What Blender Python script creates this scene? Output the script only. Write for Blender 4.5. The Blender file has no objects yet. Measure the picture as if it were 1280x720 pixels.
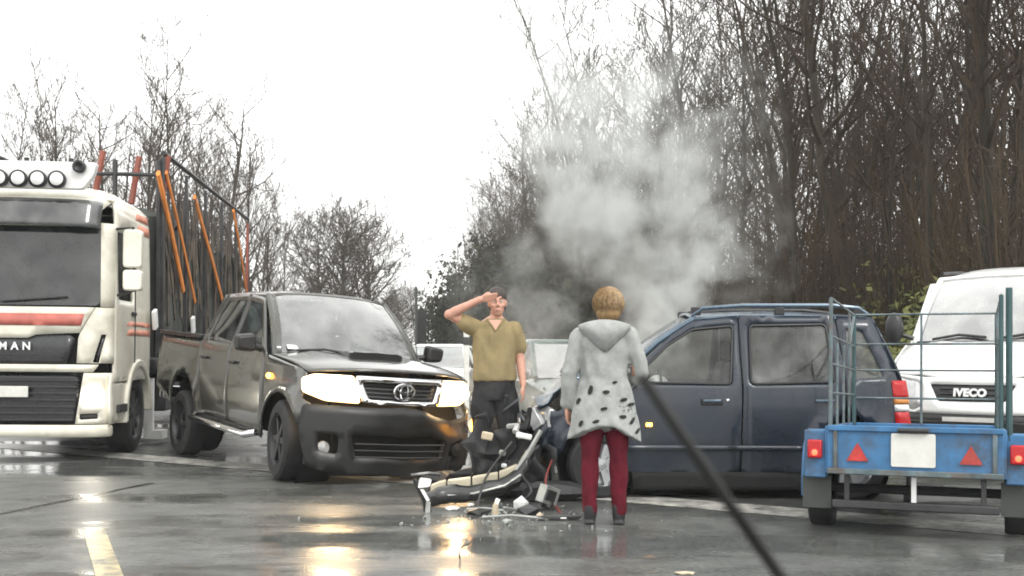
import bpy, bmesh, math, random
from math import radians as R, sin, cos, pi
from mathutils import Vector as V, Matrix as M4, noise as mn
from mathutils.geometry import delaunay_2d_cdt

C = bpy.context.scene.collection
sc = bpy.context.scene
random.seed(7)

# ---------------------------------------------------------------- camera, light, exposure
FPX, HORIZON, EYE = 1432.0, 440.0, 1.30          # focal length in 1280-wide pixels, horizon row, eye height
cam = bpy.data.cameras.new('camera')
camo = bpy.data.objects.new('camera', cam); C.objects.link(camo)
camo.location = (0, 0, EYE); camo.rotation_euler = (R(90), 0, 0)
cam.sensor_width = 36; cam.lens = 36 * FPX / 1280; cam.shift_y = (HORIZON - 360) / 1280
cam.clip_start = 0.05; cam.clip_end = 3000
cam.dof.use_dof = True; cam.dof.focus_distance = 10.5; cam.dof.aperture_fstop = 5.0
sc.camera = camo

w = bpy.data.worlds.new('World'); sc.world = w; w.use_nodes = True
wt = w.node_tree; wn = wt.nodes; wl = wt.links
bg = wn['Background']
sky = wn.new('ShaderNodeTexSky'); sky.sky_type = 'NISHITA'; sky.sun_disc = False
SUN_EL, SUN_ROT = R(48), R(150)
sky.sun_elevation = SUN_EL; sky.sun_rotation = SUN_ROT; sky.air_density = 1.0; sky.dust_density = 4.0
hsv = wn.new('ShaderNodeHueSaturation'); hsv.inputs['Saturation'].default_value = 0.25
mixw = wn.new('ShaderNodeMixRGB'); mixw.inputs['Fac'].default_value = 0.72
mixw.inputs['Color2'].default_value = (15.5, 15.4, 15.1, 1)        # even cloud layer
wl.new(sky.outputs[0], hsv.inputs['Color']); wl.new(hsv.outputs[0], mixw.inputs['Color1'])
wl.new(mixw.outputs[0], bg.inputs['Color']); bg.inputs['Strength'].default_value = 0.12

sun = bpy.data.lights.new('sun', 'SUN'); sun.energy = 0.9; sun.angle = R(14); sun.color = (1, .97, .92)
suno = bpy.data.objects.new('sun', sun); C.objects.link(suno)
# Nishita: rotation 0 puts the sun towards +Y, growing clockwise seen from above
sd = V((sin(SUN_ROT) * cos(SUN_EL), cos(SUN_ROT) * cos(SUN_EL), sin(SUN_EL)))
suno.rotation_euler = sd.to_track_quat('Z', 'Y').to_euler()

sc.view_settings.view_transform = 'Standard'
sc.view_settings.look = 'None'
sc.view_settings.exposure = 0.5
sc.view_settings.gamma = 1.0
sc.render.engine = 'CYCLES'
sc.cycles.use_denoising = True
sc.cycles.filter_width = 1.8
sc.cycles.max_bounces = 6
sc.cycles.diffuse_bounces = 3
sc.cycles.glossy_bounces = 3
sc.cycles.transparent_max_bounces = 12
sc.cycles.volume_bounces = 2
sc.cycles.sample_clamp_indirect = 6

# ---------------------------------------------------------------- materials
def nmat(name):
    m = bpy.data.materials.new(name); m.use_nodes = True
    return m, m.node_tree.nodes, m.node_tree.links, m.node_tree.nodes['Principled BSDF']

def mat(name, col, rough=.5, metal=0.0, vary=.18, scale=6.0, bump=0.0, bscale=60.0, coat=0.0, spec=.5, rvary=.12, col2=None, stretch=None, dirt=0.0, dcol=(.075, .060, .042), dscale=2.5):
    """Principled surface whose colour and gloss wander with noise; optional fine relief."""
    m, n, l, b = nmat(name)
    tc = n.new('ShaderNodeTexCoord'); mp = n.new('ShaderNodeMapping')
    if stretch: mp.inputs['Scale'].default_value = stretch
    l.new(tc.outputs['Object'], mp.inputs['Vector'])
    nz = n.new('ShaderNodeTexNoise'); nz.inputs['Scale'].default_value = scale; nz.inputs['Detail'].default_value = 6
    nz.inputs['Roughness'].default_value = .62
    l.new(mp.outputs[0], nz.inputs['Vector'])
    rp = n.new('ShaderNodeValToRGB')
    rp.color_ramp.elements[0].position = .32; rp.color_ramp.elements[1].position = .70
    c = col
    c2 = col2 or tuple(min(1, x * (1 + vary)) for x in c)
    c1 = tuple(x * (1 - vary) for x in c)
    rp.color_ramp.elements[0].color = (*c1, 1); rp.color_ramp.elements[1].color = (*c2, 1)
    l.new(nz.outputs['Fac'], rp.inputs[0]); l.new(rp.outputs[0], b.inputs['Base Color'])
    if dirt:                                     # splashes and road film with edges of their own
        nd = n.new('ShaderNodeTexNoise'); nd.inputs['Scale'].default_value = dscale; nd.inputs['Detail'].default_value = 9; nd.inputs['Roughness'].default_value = .72
        l.new(tc.outputs['Object'], nd.inputs['Vector'])
        rd = n.new('ShaderNodeValToRGB'); rd.color_ramp.elements[0].position = .44; rd.color_ramp.elements[1].position = .64
        rd.color_ramp.elements[0].color = (0, 0, 0, 1); rd.color_ramp.elements[1].color = (dirt, dirt, dirt, 1)
        l.new(nd.outputs['Fac'], rd.inputs[0])
        md = n.new('ShaderNodeMixRGB'); md.inputs['Color2'].default_value = (*dcol, 1)
        l.new(rd.outputs[0], md.inputs['Fac']); l.new(rp.outputs[0], md.inputs['Color1']); l.new(md.outputs[0], b.inputs['Base Color'])
    mr = n.new('ShaderNodeMapRange'); mr.inputs[1].default_value = .3; mr.inputs[2].default_value = .7
    mr.inputs[3].default_value = max(.02, rough - rvary); mr.inputs[4].default_value = min(1, rough + rvary)
    l.new(nz.outputs['Fac'], mr.inputs[0]); l.new(mr.outputs[0], b.inputs['Roughness'])
    b.inputs['Metallic'].default_value = metal
    b.inputs['Coat Weight'].default_value = coat; b.inputs['Coat Roughness'].default_value = .08
    b.inputs['Specular IOR Level'].default_value = spec
    if bump:
        n2 = n.new('ShaderNodeTexNoise'); n2.inputs['Scale'].default_value = bscale; n2.inputs['Detail'].default_value = 4
        l.new(mp.outputs[0], n2.inputs['Vector'])
        bp = n.new('ShaderNodeBump'); bp.inputs['Strength'].default_value = bump; bp.inputs['Distance'].default_value = .01
        l.new(n2.outputs['Fac'], bp.inputs['Height']); l.new(bp.outputs[0], b.inputs['Normal'])
    return m

def glass(name, tint=(.6, .68, .66), dirt=.06, refl=1.0):
    m, n, l, b = nmat(name); n.remove(b)
    out = n['Material Output']
    tr = n.new('ShaderNodeBsdfTransparent'); tr.inputs[0].default_value = (*tint, 1)
    gl = n.new('ShaderNodeBsdfGlossy'); gl.inputs['Roughness'].default_value = .04
    fr = n.new('ShaderNodeFresnel'); fr.inputs[0].default_value = 1.55
    ml = n.new('ShaderNodeMath'); ml.operation = 'MULTIPLY'; ml.inputs[1].default_value = refl; ml.use_clamp = True
    mx = n.new('ShaderNodeMixShader'); l.new(fr.outputs[0], ml.inputs[0]); l.new(ml.outputs[0], mx.inputs[0])
    l.new(tr.outputs[0], mx.inputs[1]); l.new(gl.outputs[0], mx.inputs[2])
    df = n.new('ShaderNodeBsdfDiffuse'); df.inputs[0].default_value = (.6, .62, .6, 1)  # pale film: dirt and raindrops, plus painted sky sheen on brightened panes
    tc = n.new('ShaderNodeTexCoord'); nz = n.new('ShaderNodeTexNoise'); nz.inputs['Scale'].default_value = 3.5; nz.inputs['Detail'].default_value = 8
    l.new(tc.outputs['Object'], nz.inputs['Vector'])
    mr = n.new('ShaderNodeMapRange'); mr.inputs[1].default_value = .35; mr.inputs[2].default_value = .8
    mr.inputs[3].default_value = 0; mr.inputs[4].default_value = dirt * 2
    l.new(nz.outputs['Fac'], mr.inputs[0])
    m2 = n.new('ShaderNodeMixShader'); l.new(mr.outputs[0], m2.inputs[0])
    l.new(mx.outputs[0], m2.inputs[1]); l.new(df.outputs[0], m2.inputs[2]); l.new(m2.outputs[0], out.inputs['Surface'])
    return m

def glow(name, col, strength, base=(.8, .8, .8)):
    m, n, l, b = nmat(name)
    b.inputs['Base Color'].default_value = (*base, 1); b.inputs['Roughness'].default_value = .2
    b.inputs['Emission Color'].default_value = (*col, 1); b.inputs['Emission Strength'].default_value = strength
    return m

MT = {}
MT['black_plastic'] = mat('black_plastic', (.018, .019, .02), .45, vary=.3, bump=.1, bscale=220)
MT['rubber'] = mat('rubber', (.016, .016, .017), .75, vary=.35, bump=.3, bscale=90)
MT['dark_steel'] = mat('dark_steel', (.06, .06, .062), .5, .7, vary=.3)
MT['underside'] = mat('underside', (.012, .012, .012), .9)
MT['chrome'] = mat('chrome', (.75, .76, .77), .12, 1.0, vary=.05, rvary=.06)
MT['alloy'] = mat('alloy', (.42, .43, .44), .32, .9, vary=.1)
MT['interior'] = mat('interior', (.035, .036, .038), .85, vary=.3)
MT['seat_cloth'] = mat('seat_cloth', (.09, .09, .095), .95, vary=.25, scale=20)
MT['plate_blank'] = mat('plate_blank', (.62, .62, .58), .5, vary=.1, scale=9)
MT['white_plate'] = mat('white_plate', (.75, .75, .74), .4, vary=.06)

# ---------------------------------------------------------------- mesh helpers
def smooth_mesh(me, ang=38):
    me.polygons.foreach_set('use_smooth', [True] * len(me.polygons))
    me.set_sharp_from_angle(angle=R(ang))

class MB:
    """Collects shapes that make up ONE mesh."""
    def __init__(s): s.v = []; s.f = []
    def add(s, vs, fs):
        k = len(s.v); s.v += [tuple(p) for p in vs]; s.f += [tuple(i + k for i in f) for f in fs]; return s
    def box(s, c, d, rot=None):
        x, y, z = d[0] / 2, d[1] / 2, d[2] / 2
        vs = [V(p) for p in ((-x, -y, -z), (x, -y, -z), (x, y, -z), (-x, y, -z), (-x, -y, z), (x, -y, z), (x, y, z), (-x, y, z))]
        if rot is not None:
            vs = [rot @ p for p in vs]
        c = V(c)
        return s.add([p + c for p in vs], [(3, 2, 1, 0), (4, 5, 6, 7), (0, 1, 5, 4), (1, 2, 6, 5), (2, 3, 7, 6), (3, 0, 4, 7)])
    def tube(s, pts, r, n=8, caps=True, flat=1.0, up=None):
        pts = [V(p) for p in pts]; m = len(pts)
        rs = r if isinstance(r, (list, tuple)) else [r] * m
        vs, fs = [], []
        prev = None
        for i, p in enumerate(pts):
            t = (pts[min(i + 1, m - 1)] - pts[max(i - 1, 0)])
            if t.length < 1e-9: t = V((0, 0, 1))
            t.normalize()
            if prev is None:
                a = V(up) if up else (V((0, 0, 1)) if abs(t.z) < .9 else V((1, 0, 0)))
                u = t.cross(a)
                if u.length < 1e-6: u = t.cross(V((0, 1, 0)))
                u.normalize()
            else:
                u = prev - t * prev.dot(t); u.normalize()
            prev = u; w_ = t.cross(u)
            ri = rs[i]
            for k in range(n):
                a = 2 * pi * k / n
                vs.append(p + u * (cos(a) * ri) + w_ * (sin(a) * ri * flat))
        for i in range(m - 1):
            for k in range(n):
                a, b = i * n + k, i * n + (k + 1) % n
                fs.append((a, b, b + n, a + n))
        if caps:
            fs.append(tuple(range(n))[::-1]); fs.append(tuple((m - 1) * n + k for k in range(n)))
        return s.add(vs, fs)
    def rings(s, rings, caps=True):
        """Loft through closed rings of equal length."""
        n = len(rings[0]); vs = [p for r in rings for p in r]; fs = []
        for i in range(len(rings) - 1):
            for k in range(n):
                a, b = i * n + k, i * n + (k + 1) % n
                fs.append((a, b, b + n, a + n))
        if caps:
            fs.append(tuple(range(n))[::-1]); fs.append(tuple((len(rings) - 1) * n + k for k in range(n)))
        return s.add(vs, fs)
    def grid(s, fn, nu, nv):
        vs = [fn(i / nu, j / nv) for j in range(nv + 1) for i in range(nu + 1)]
        fs = []
        for j in range(nv):
            for i in range(nu):
                a = j * (nu + 1) + i
                fs.append((a, a + 1, a + nu + 2, a + nu + 1))
        return s.add(vs, fs)
    def lathe(s, prof, n=24, c=(0, 0, 0), axis='Y'):
        """prof: (radius, height along axis)."""
        c = V(c); vs, fs = [], []
        for r, h in prof:
            for k in range(n):
                a = 2 * pi * k / n
                q = {'Y': (cos(a) * r, h, sin(a) * r), 'Z': (cos(a) * r, sin(a) * r, h), 'X': (h, cos(a) * r, sin(a) * r)}[axis]
                vs.append(c + V(q))
        for i in range(len(prof) - 1):
            for k in range(n):
                a, b = i * n + k, i * n + (k + 1) % n
                fs.append((a, b, b + n, a + n))
        return s.add(vs, fs)
    def ball(s, c, r, nu=16, nv=10, rot=None):
        c = V(c); rr = r if isinstance(r, (tuple, list)) else (r, r, r)
        vs, fs = [], []
        for j in range(nv + 1):
            t = pi * j / nv
            for k in range(nu):
                a = 2 * pi * k / nu
                p = V((rr[0] * sin(t) * cos(a), rr[1] * sin(t) * sin(a), rr[2] * cos(t)))
                if rot is not None: p = rot @ p
                vs.append(c + p)
        for j in range(nv):
            for k in range(nu):
                a, b = j * nu + k, j * nu + (k + 1) % nu
                fs.append((a, a + nu, b + nu, b))
        return s.add(vs, fs)
    def prism(s, poly, fn0, fn1):
        """poly: 2-D outline; fn0/fn1 map (a,b) to the two end faces."""
        n = len(poly)
        vs = [fn0(*p) for p in poly] + [fn1(*p) for p in poly]
        fs = [tuple(range(n))[::-1], tuple(range(n, 2 * n))] + [(k, (k + 1) % n, (k + 1) % n + n, k + n) for k in range(n)]
        return s.add(vs, fs)
    def patch(s, outline, fn, step=.12, holes=(), out=None):
        vs, fs = cdt_patch(outline, holes, step)
        P = [V(fn(*p)) for p in vs]
        if out is not None and fs:
            nn = V((0, 0, 0))
            for f in fs:
                nn += (P[f[1]] - P[f[0]]).cross(P[f[2]] - P[f[0]])
            if nn.dot(V(out)) < 0: fs = [f[::-1] for f in fs]
        return s.add(P, fs)
    def mesh(s, name):
        me = bpy.data.meshes.new(name); me.from_pydata(s.v, [], s.f); me.validate(); me.update(); return me
    def build(s, name, m, parent=None, thick=0, bevel=0, ang=38, weld=False, recalc=False, off=-1):
        me = s.mesh(name)
        if weld or recalc:
            bm = bmesh.new(); bm.from_mesh(me)
            if weld: bmesh.ops.remove_doubles(bm, verts=bm.verts, dist=1e-4)
            if recalc: bmesh.ops.recalc_face_normals(bm, faces=bm.faces)
            bm.to_mesh(me); bm.free()
        smooth_mesh(me, ang)
        o = bpy.data.objects.new(name, me); C.objects.link(o)
        for q in (m if isinstance(m, (list, tuple)) else [m]):
            me.materials.append(MT[q] if isinstance(q, str) else q)
        if parent is not None: o.parent = parent
        if thick:
            md = o.modifiers.new('thickness', 'SOLIDIFY'); md.thickness = thick; md.offset = off
        if bevel:
            md = o.modifiers.new('bevel', 'BEVEL'); md.width = bevel; md.segments = 2; md.limit_method = 'ANGLE'; md.angle_limit = R(40)
        return o

def inside(p, poly):
    x, y = p; r = False; n = len(poly); j = n - 1
    for i in range(n):
        xi, yi = poly[i]; xj, yj = poly[j]
        if (yi > y) != (yj > y) and x < (xj - xi) * (y - yi) / (yj - yi) + xi: r = not r
        j = i
    return r

def soft(t, k=.004):
    """max(0, t) with a rounded knee."""
    return (t + math.sqrt(t * t + k)) / 2

def resample(poly, step):
    o = []
    for i in range(len(poly)):
        a, b = V(poly[i]), V(poly[(i + 1) % len(poly)])
        k = max(1, int((b - a).length / step + .5))
        for q in range(k): o.append(tuple(a.lerp(b, q / k)))
    return o

def round_poly(poly, r, seg=4):
    o = []; n = len(poly)
    for i in range(n):
        p, a, b = V(poly[i]), V(poly[i - 1]), V(poly[(i + 1) % n])
        d0, d1 = (a - p), (b - p)
        rr = min(r, d0.length * .45, d1.length * .45)
        q0, q1 = p + d0.normalized() * rr, p + d1.normalized() * rr
        for k in range(seg + 1):
            t = k / seg
            o.append(tuple(q0 * (1 - t) ** 2 + p * 2 * t * (1 - t) + q1 * t * t))
    return o

def segdist(p, a, b):
    ax, ay = a; bx, by = b; px, py = p
    dx, dy = bx - ax, by - ay; L = dx * dx + dy * dy
    t = 0 if L == 0 else max(0, min(1, ((px - ax) * dx + (py - ay) * dy) / L))
    return math.hypot(px - ax - t * dx, py - ay - t * dy)

def cdt_patch(outline, holes, step):
    loops = [resample(outline, step)] + [resample(h, step) for h in holes]
    pts, edges = [], []
    for lp in loops:
        k = len(pts); pts += [V(p) for p in lp]
        edges += [(k + i, k + (i + 1) % len(lp)) for i in range(len(lp))]
    segs = [(lp[i], lp[(i + 1) % len(lp)]) for lp in loops for i in range(len(lp))]
    xs = [p[0] for p in loops[0]]; ys = [p[1] for p in loops[0]]
    x = min(xs) + step * .5; row = 0
    while x < max(xs):
        y = min(ys) + step * .5
        while y < max(ys):
            p = (x, y)
            if inside(p, loops[0]) and not any(inside(p, h) for h in loops[1:]) and min(segdist(p, a, b) for a, b in segs) > step * .4:
                pts.append(V(p))
            y += step
        x += step; row += 1
    rv, re, rf, *_ = delaunay_2d_cdt(pts, edges, [], 0, 1e-5)
    fs = []
    for f in rf:
        c = sum((rv[i] for i in f), V((0, 0))) / len(f)
        if inside(c, loops[0]) and not any(inside(c, h) for h in loops[1:]): fs.append(tuple(f))
    return [tuple(p) for p in rv], fs

def arc(cx, cz, r, a0, a1, n=10):
    return [(cx + r * cos(R(a0 + (a1 - a0) * k / n)), cz + r * sin(R(a0 + (a1 - a0) * k / n))) for k in range(n + 1)]

def props(o, label=None, cat=None, group=None, kind=None):
    if label: o['label'] = label
    if cat: o['category'] = cat
    if group: o['group'] = group
    if kind: o['kind'] = kind
    return o

def thing(name, label, cat, loc=(0, 0, 0), rot=(0, 0, 0), group=None, scale=1.0):
    o = bpy.data.objects.new(name, None); C.objects.link(o)
    o.location = loc; o.rotation_euler = rot; o.scale = (scale,) * 3; o.empty_display_size = .3
    return props(o, label, cat, group)

def lettering(name, body, size, loc, rot, m, parent, extrude=.004, spacing=1.0, shear=0, bold=0.0):
    cu = bpy.data.curves.new(name, 'FONT'); cu.body = body; cu.size = size; cu.extrude = extrude; cu.align_x = 'CENTER'; cu.align_y = 'CENTER'
    cu.space_character = spacing; cu.shear = shear; cu.offset = bold
    t = bpy.data.objects.new(name + '_src', cu); C.objects.link(t)
    dg = bpy.context.evaluated_depsgraph_get(); me = bpy.data.meshes.new_from_object(t.evaluated_get(dg)); me.name = name
    bpy.data.objects.remove(t); bpy.data.curves.remove(cu)
    o = bpy.data.objects.new(name, me); C.objects.link(o); o.location = loc; o.rotation_euler = rot; o.parent = parent
    me.materials.clear(); me.materials.append(MT[m] if isinstance(m, str) else m)
    return o

def ground(px, py):
    """Ground point seen at a pixel of the 1280x720 photograph."""
    Y = EYE * FPX / (py - HORIZON); return V(((px - 640) * Y / FPX, Y, 0))
def at(px, py, Y):
    return V(((px - 640) * Y / FPX, Y, EYE + (HORIZON - py) * Y / FPX))

def wheel(parent, pos, r, wd, side, rim='alloy', spokes=6, name='wheel', steer=0, n=28):
    """Tyre with a rim as its child; axis along local Y, outer face towards side."""
    h = wd / 2
    mb = MB().lathe([(r * .62, -h * .8), (r * .68, -h), (r * .9, -h), (r * .98, -h * .8), (r, -h * .5), (r * .985, -h * .12), (r * .985, h * .12), (r, h * .5), (r * .98, h * .8), (r * .9, h), (r * .68, h), (r * .62, h * .8)], n)
    o = mb.build(name, 'rubber', parent); o.location = pos; o.rotation_euler = (0, 0, steer)
    b = MB(); s = side
    b.lathe([(r * .64, s * h * .95), (r * .60, s * h * .75), (r * .57, s * h * .2), (0.001, s * h * .15)], n)
    for k in range(spokes):
        a = 2 * pi * k / spokes
        d = V((cos(a), 0, sin(a))); t = V((-sin(a), 0, cos(a)))
        q = lambda rr, ww, yy: [d * rr + t * ww + V((0, yy, 0)), d * rr - t * ww + V((0, yy, 0))]
        y1, y0 = s * h * .78, s * h * .3
        vs = q(r * .10, r * .08, y1) + q(r * .60, r * .055, y1) + q(r * .10, r * .08, y0) + q(r * .60, r * .055, y0)
        b.add(vs, [(0, 1, 3, 2), (0, 2, 6, 4), (1, 5, 7, 3)])
    b.lathe([(r * .17, s * h * .6), (r * .16, s * h * .86), (0.001, s * h * .9)], 14)
    b.build('rim', rim, o, recalc=False)
    return o
# ---------------------------------------------------------------- the ground, the road, the air
def ground_material():
    m, n, l, b = nmat('leaf_litter')
    tc = n.new('ShaderNodeTexCoord')
    a = n.new('ShaderNodeTexNoise'); a.inputs['Scale'].default_value = .35; a.inputs['Detail'].default_value = 8
    c = n.new('ShaderNodeTexNoise'); c.inputs['Scale'].default_value = 7; c.inputs['Detail'].default_value = 8; c.inputs['Roughness'].default_value = .75
    for q in (a, c): l.new(tc.outputs['Object'], q.inputs['Vector'])
    r1 = n.new('ShaderNodeValToRGB'); r1.color_ramp.elements[0].color = (.07, .045, .026, 1); r1.color_ramp.elements[1].color = (.15, .10, .055, 1)
    r1.color_ramp.elements[0].position = .35; r1.color_ramp.elements[1].position = .68
    l.new(c.outputs['Fac'], r1.inputs[0])
    r2 = n.new('ShaderNodeValToRGB'); r2.color_ramp.elements[0].position = .52; r2.color_ramp.elements[1].position = .66
    l.new(a.outputs['Fac'], r2.inputs[0])
    mx = n.new('ShaderNodeMixRGB'); mx.inputs['Color2'].default_value = (.075, .09, .03, 1)
    l.new(r2.outputs[0], mx.inputs['Fac']); l.new(r1.outputs[0], mx.inputs['Color1']); l.new(mx.outputs[0], b.inputs['Base Color'])
    b.inputs['Roughness'].default_value = .95
    bp = n.new('ShaderNodeBump'); bp.inputs['Strength'].default_value = .8; bp.inputs['Distance'].default_value = .06
    l.new(c.outputs['Fac'], bp.inputs['Height']); l.new(bp.outputs[0], b.inputs['Normal'])
    return m
MT['leaf_litter'] = ground_material()

def asphalt_material():
    m, n, l, b = nmat('wet_asphalt')
    tc = n.new('ShaderNodeTexCoord')
    def nz(scale, det=6, rough=.6, st=None):
        q = n.new('ShaderNodeTexNoise'); q.inputs['Scale'].default_value = scale; q.inputs['Detail'].default_value = det; q.inputs['Roughness'].default_value = rough
        if st:
            mp = n.new('ShaderNodeMapping'); mp.inputs['Rotation'].default_value = (0, 0, R(35)); mp.inputs['Scale'].default_value = st
            l.new(tc.outputs['Object'], mp.inputs['Vector']); l.new(mp.outputs[0], q.inputs['Vector'])
        else: l.new(tc.outputs['Object'], q.inputs['Vector'])
        return q
    big = nz(.55, 5, .55, (.5, 1.6, 1)); mid = nz(3.0, 6); fine = nz(140, 3, .7); grit = nz(30, 5, .75)
    rp = n.new('ShaderNodeValToRGB')
    rp.color_ramp.elements[0].position = .3; rp.color_ramp.elements[1].position = .72
    rp.color_ramp.elements[0].color = (.062, .066, .063, 1); rp.color_ramp.elements[1].color = (.140, .145, .136, 1)
    l.new(mid.outputs['Fac'], rp.inputs[0])
    mx = n.new('ShaderNodeMixRGB'); mx.blend_type = 'MULTIPLY'; mx.inputs['Fac'].default_value = .9
    r2 = n.new('ShaderNodeValToRGB'); r2.color_ramp.elements[0].color = (.45, .45, .45, 1); r2.color_ramp.elements[1].color = (1.5, 1.5, 1.5, 1)
    r2.color_ramp.elements[0].position = .35; r2.color_ramp.elements[1].position = .65
    l.new(grit.outputs['Fac'], r2.inputs[0]); l.new(rp.outputs[0], mx.inputs['Color1']); l.new(r2.outputs[0], mx.inputs['Color2'])
    l.new(mx.outputs[0], b.inputs['Base Color'])
    mr = n.new('ShaderNodeMapRange'); mr.inputs[1].default_value = .42; mr.inputs[2].default_value = .58
    mr.inputs[3].default_value = .07; mr.inputs[4].default_value = .40
    l.new(big.outputs['Fac'], mr.inputs[0]); l.new(mr.outputs[0], b.inputs['Roughness'])
    bp = n.new('ShaderNodeBump'); bp.inputs['Distance'].default_value = .004
    ml = n.new('ShaderNodeMapRange'); ml.inputs[1].default_value = .42; ml.inputs[2].default_value = .58; ml.inputs[3].default_value = .05; ml.inputs[4].default_value = .75
    l.new(big.outputs['Fac'], ml.inputs[0]); l.new(ml.outputs[0], bp.inputs['Strength'])
    l.new(grit.outputs['Fac'], bp.inputs['Height'])
    bp2 = n.new('ShaderNodeBump'); bp2.inputs['Distance'].default_value = .02; bp2.inputs['Strength'].default_value = .12
    l.new(mid.outputs['Fac'], bp2.inputs['Height']); l.new(bp.outputs[0], bp2.inputs['Normal'])
    l.new(bp2.outputs[0], b.inputs['Normal'])
    b.inputs['Specular IOR Level'].default_value = .5
    return m
MT['wet_asphalt'] = asphalt_material()

def road_paint_material(name, c):
    m, n, l, b = nmat(name)
    tc = n.new('ShaderNodeTexCoord'); q = n.new('ShaderNodeTexNoise'); q.inputs['Scale'].default_value = 5; q.inputs['Detail'].default_value = 9; q.inputs['Roughness'].default_value = .75
    l.new(tc.outputs['Object'], q.inputs['Vector'])
    rp = n.new('ShaderNodeValToRGB'); rp.color_ramp.elements[0].position = .38; rp.color_ramp.elements[1].position = .60
    rp.color_ramp.elements[0].color = (.10, .10, .095, 1); rp.color_ramp.elements[1].color = (*c, 1)
    l.new(q.outputs['Fac'], rp.inputs[0]); l.new(rp.outputs[0], b.inputs['Base Color']); b.inputs['Roughness'].default_value = .32
    return m
MT['road_paint'] = road_paint_material('road_paint', (.58, .57, .52))
MT['warm_stripe'] = road_paint_material('warm_stripe', (.60, .50, .27))

def hills(x, y):
    """Height of the wood's floor: flat by the road, rising behind the first trees on the right."""
    edge = forest_edge(y)
    d = x - edge
    return 0 if d < 1 else min(2.6, (d - 1) * .11) * min(1, max(0, (y - 12) / 8)) + .12 * mn.noise(V((x * .3, y * .3, 0)))

def forest_edge(y):
    """X of the wood's front edge at distance y."""
    pts = [(10, 9.5), (16, 8.6), (24, 6.4), (43, 2.2), (70, -.4), (120, -5.5), (190, -13), (400, -34)]
    if y <= pts[0][0]: return pts[0][1]
    for (a, b), (c, d) in zip(pts, pts[1:]):
        if y <= c: return b + (d - b) * (y - a) / (c - a)
    return pts[-1][1]

mb = MB(); mb.add([(-900, -300, -.004), (900, -300, -.004), (900, 1500, -.004), (-900, 1500, -.004)], [(0, 1, 2, 3)])
props(mb.build('ground', 'leaf_litter'), kind='structure')
mb = MB()
NX, NY = 60, 70
ys = [12 + 130 * (j / NY) ** 1.5 for j in range(NY + 1)]
def bank(u, v):
    y = 12 + 130 * v ** 1.5
    x = forest_edge(y) + .8 + 60 * u ** 1.7
    return (x, y, .004 + max(0, hills(x, y)))
mb.grid(bank, NX, NY)
props(mb.build('wood_floor_terrain', 'leaf_litter'), kind='structure')

# the road: one wide wet sheet, running from lower right to upper left, with a side road towards the gap in the trees
mb = MB()
poly = [(-60, -40), (60, -40), (60, 2), (20, 8.5), (9.2, 15.5), (6.3, 19), (2.8, 30), (-.5, 45), (-3.4, 70), (-8.5, 120), (-26, 260), (-32, 260), (-16, 120), (-9.5, 70), (-7.8, 45), (-9, 32), (-16, 30), (-60, 52)]
mb.add([(x, y, 0) for x, y in poly], [tuple(range(len(poly)))])
props(mb.build('road', 'wet_asphalt'), kind='structure')

def stripe(a, b, wd, z=.004, m='road_paint'):
    a, b = V(a), V(b); d = (b - a).normalized(); nrm = V((-d.y, d.x)) * wd / 2
    n = max(2, int((b - a).length / .5)); vs = []; fs = []
    for k in range(n + 1):
        p = a.lerp(b, k / n)
        j = .012 * (random.random() - .5)
        vs += [(p.x + nrm.x * (1 + j), p.y + nrm.y * (1 + j), z), (p.x - nrm.x * (1 - j), p.y - nrm.y * (1 - j), z)]
    for k in range(n): fs.append((2 * k, 2 * k + 1, 2 * k + 3, 2 * k + 2))
    mb = MB(); mb.add(vs, fs)
    return props(mb.build('road_marking', m), kind='structure')
# the long pale line that runs under the vehicles
stripe((-11.4, 18.93), (12.5, 2.06), .50)
MT['tar'] = mat('tar', (.022, .022, .022), .22, vary=.3)
sa, sb = ground(-60, 655), ground(190, 604); stripe((sa.x, sa.y), (sb.x, sb.y), .07, .003, 'tar')
# a short warm yellow stripe lower left
pa, pb = ground(117, 662), ground(152, 765)
stripe((pa.x, pa.y), (pb.x, pb.y), .15, m='warm_stripe')
# ---------------------------------------------------------------- bare trees
MT['bark'] = mat('bark', (.040, .028, .017), .9, vary=.45, scale=5, bump=.6, bscale=18, stretch=(1, 1, .25), col2=(.075, .066, .045))
MT['bark_dark'] = mat('bark_dark', (.027, .019, .011), .9, vary=.45, scale=5, bump=.6, bscale=18, stretch=(1, 1, .25), col2=(.045, .038, .026))
MT['twig'] = mat('twig', (.044, .030, .018), .9, vary=.4, scale=2)
MT['brush'] = mat('brush', (.044, .032, .019), .95, vary=.45, scale=.6, col2=(.085, .058, .032))
MT['evergreen'] = mat('evergreen', (.09, .105, .028), .8, vary=.4, scale=1.5, col2=(.17, .18, .05))
MT['ivy'] = mat('ivy', (.030, .030, .017), .9, vary=.5, scale=1.5, col2=(.058, .056, .030), spec=.2)

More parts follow.
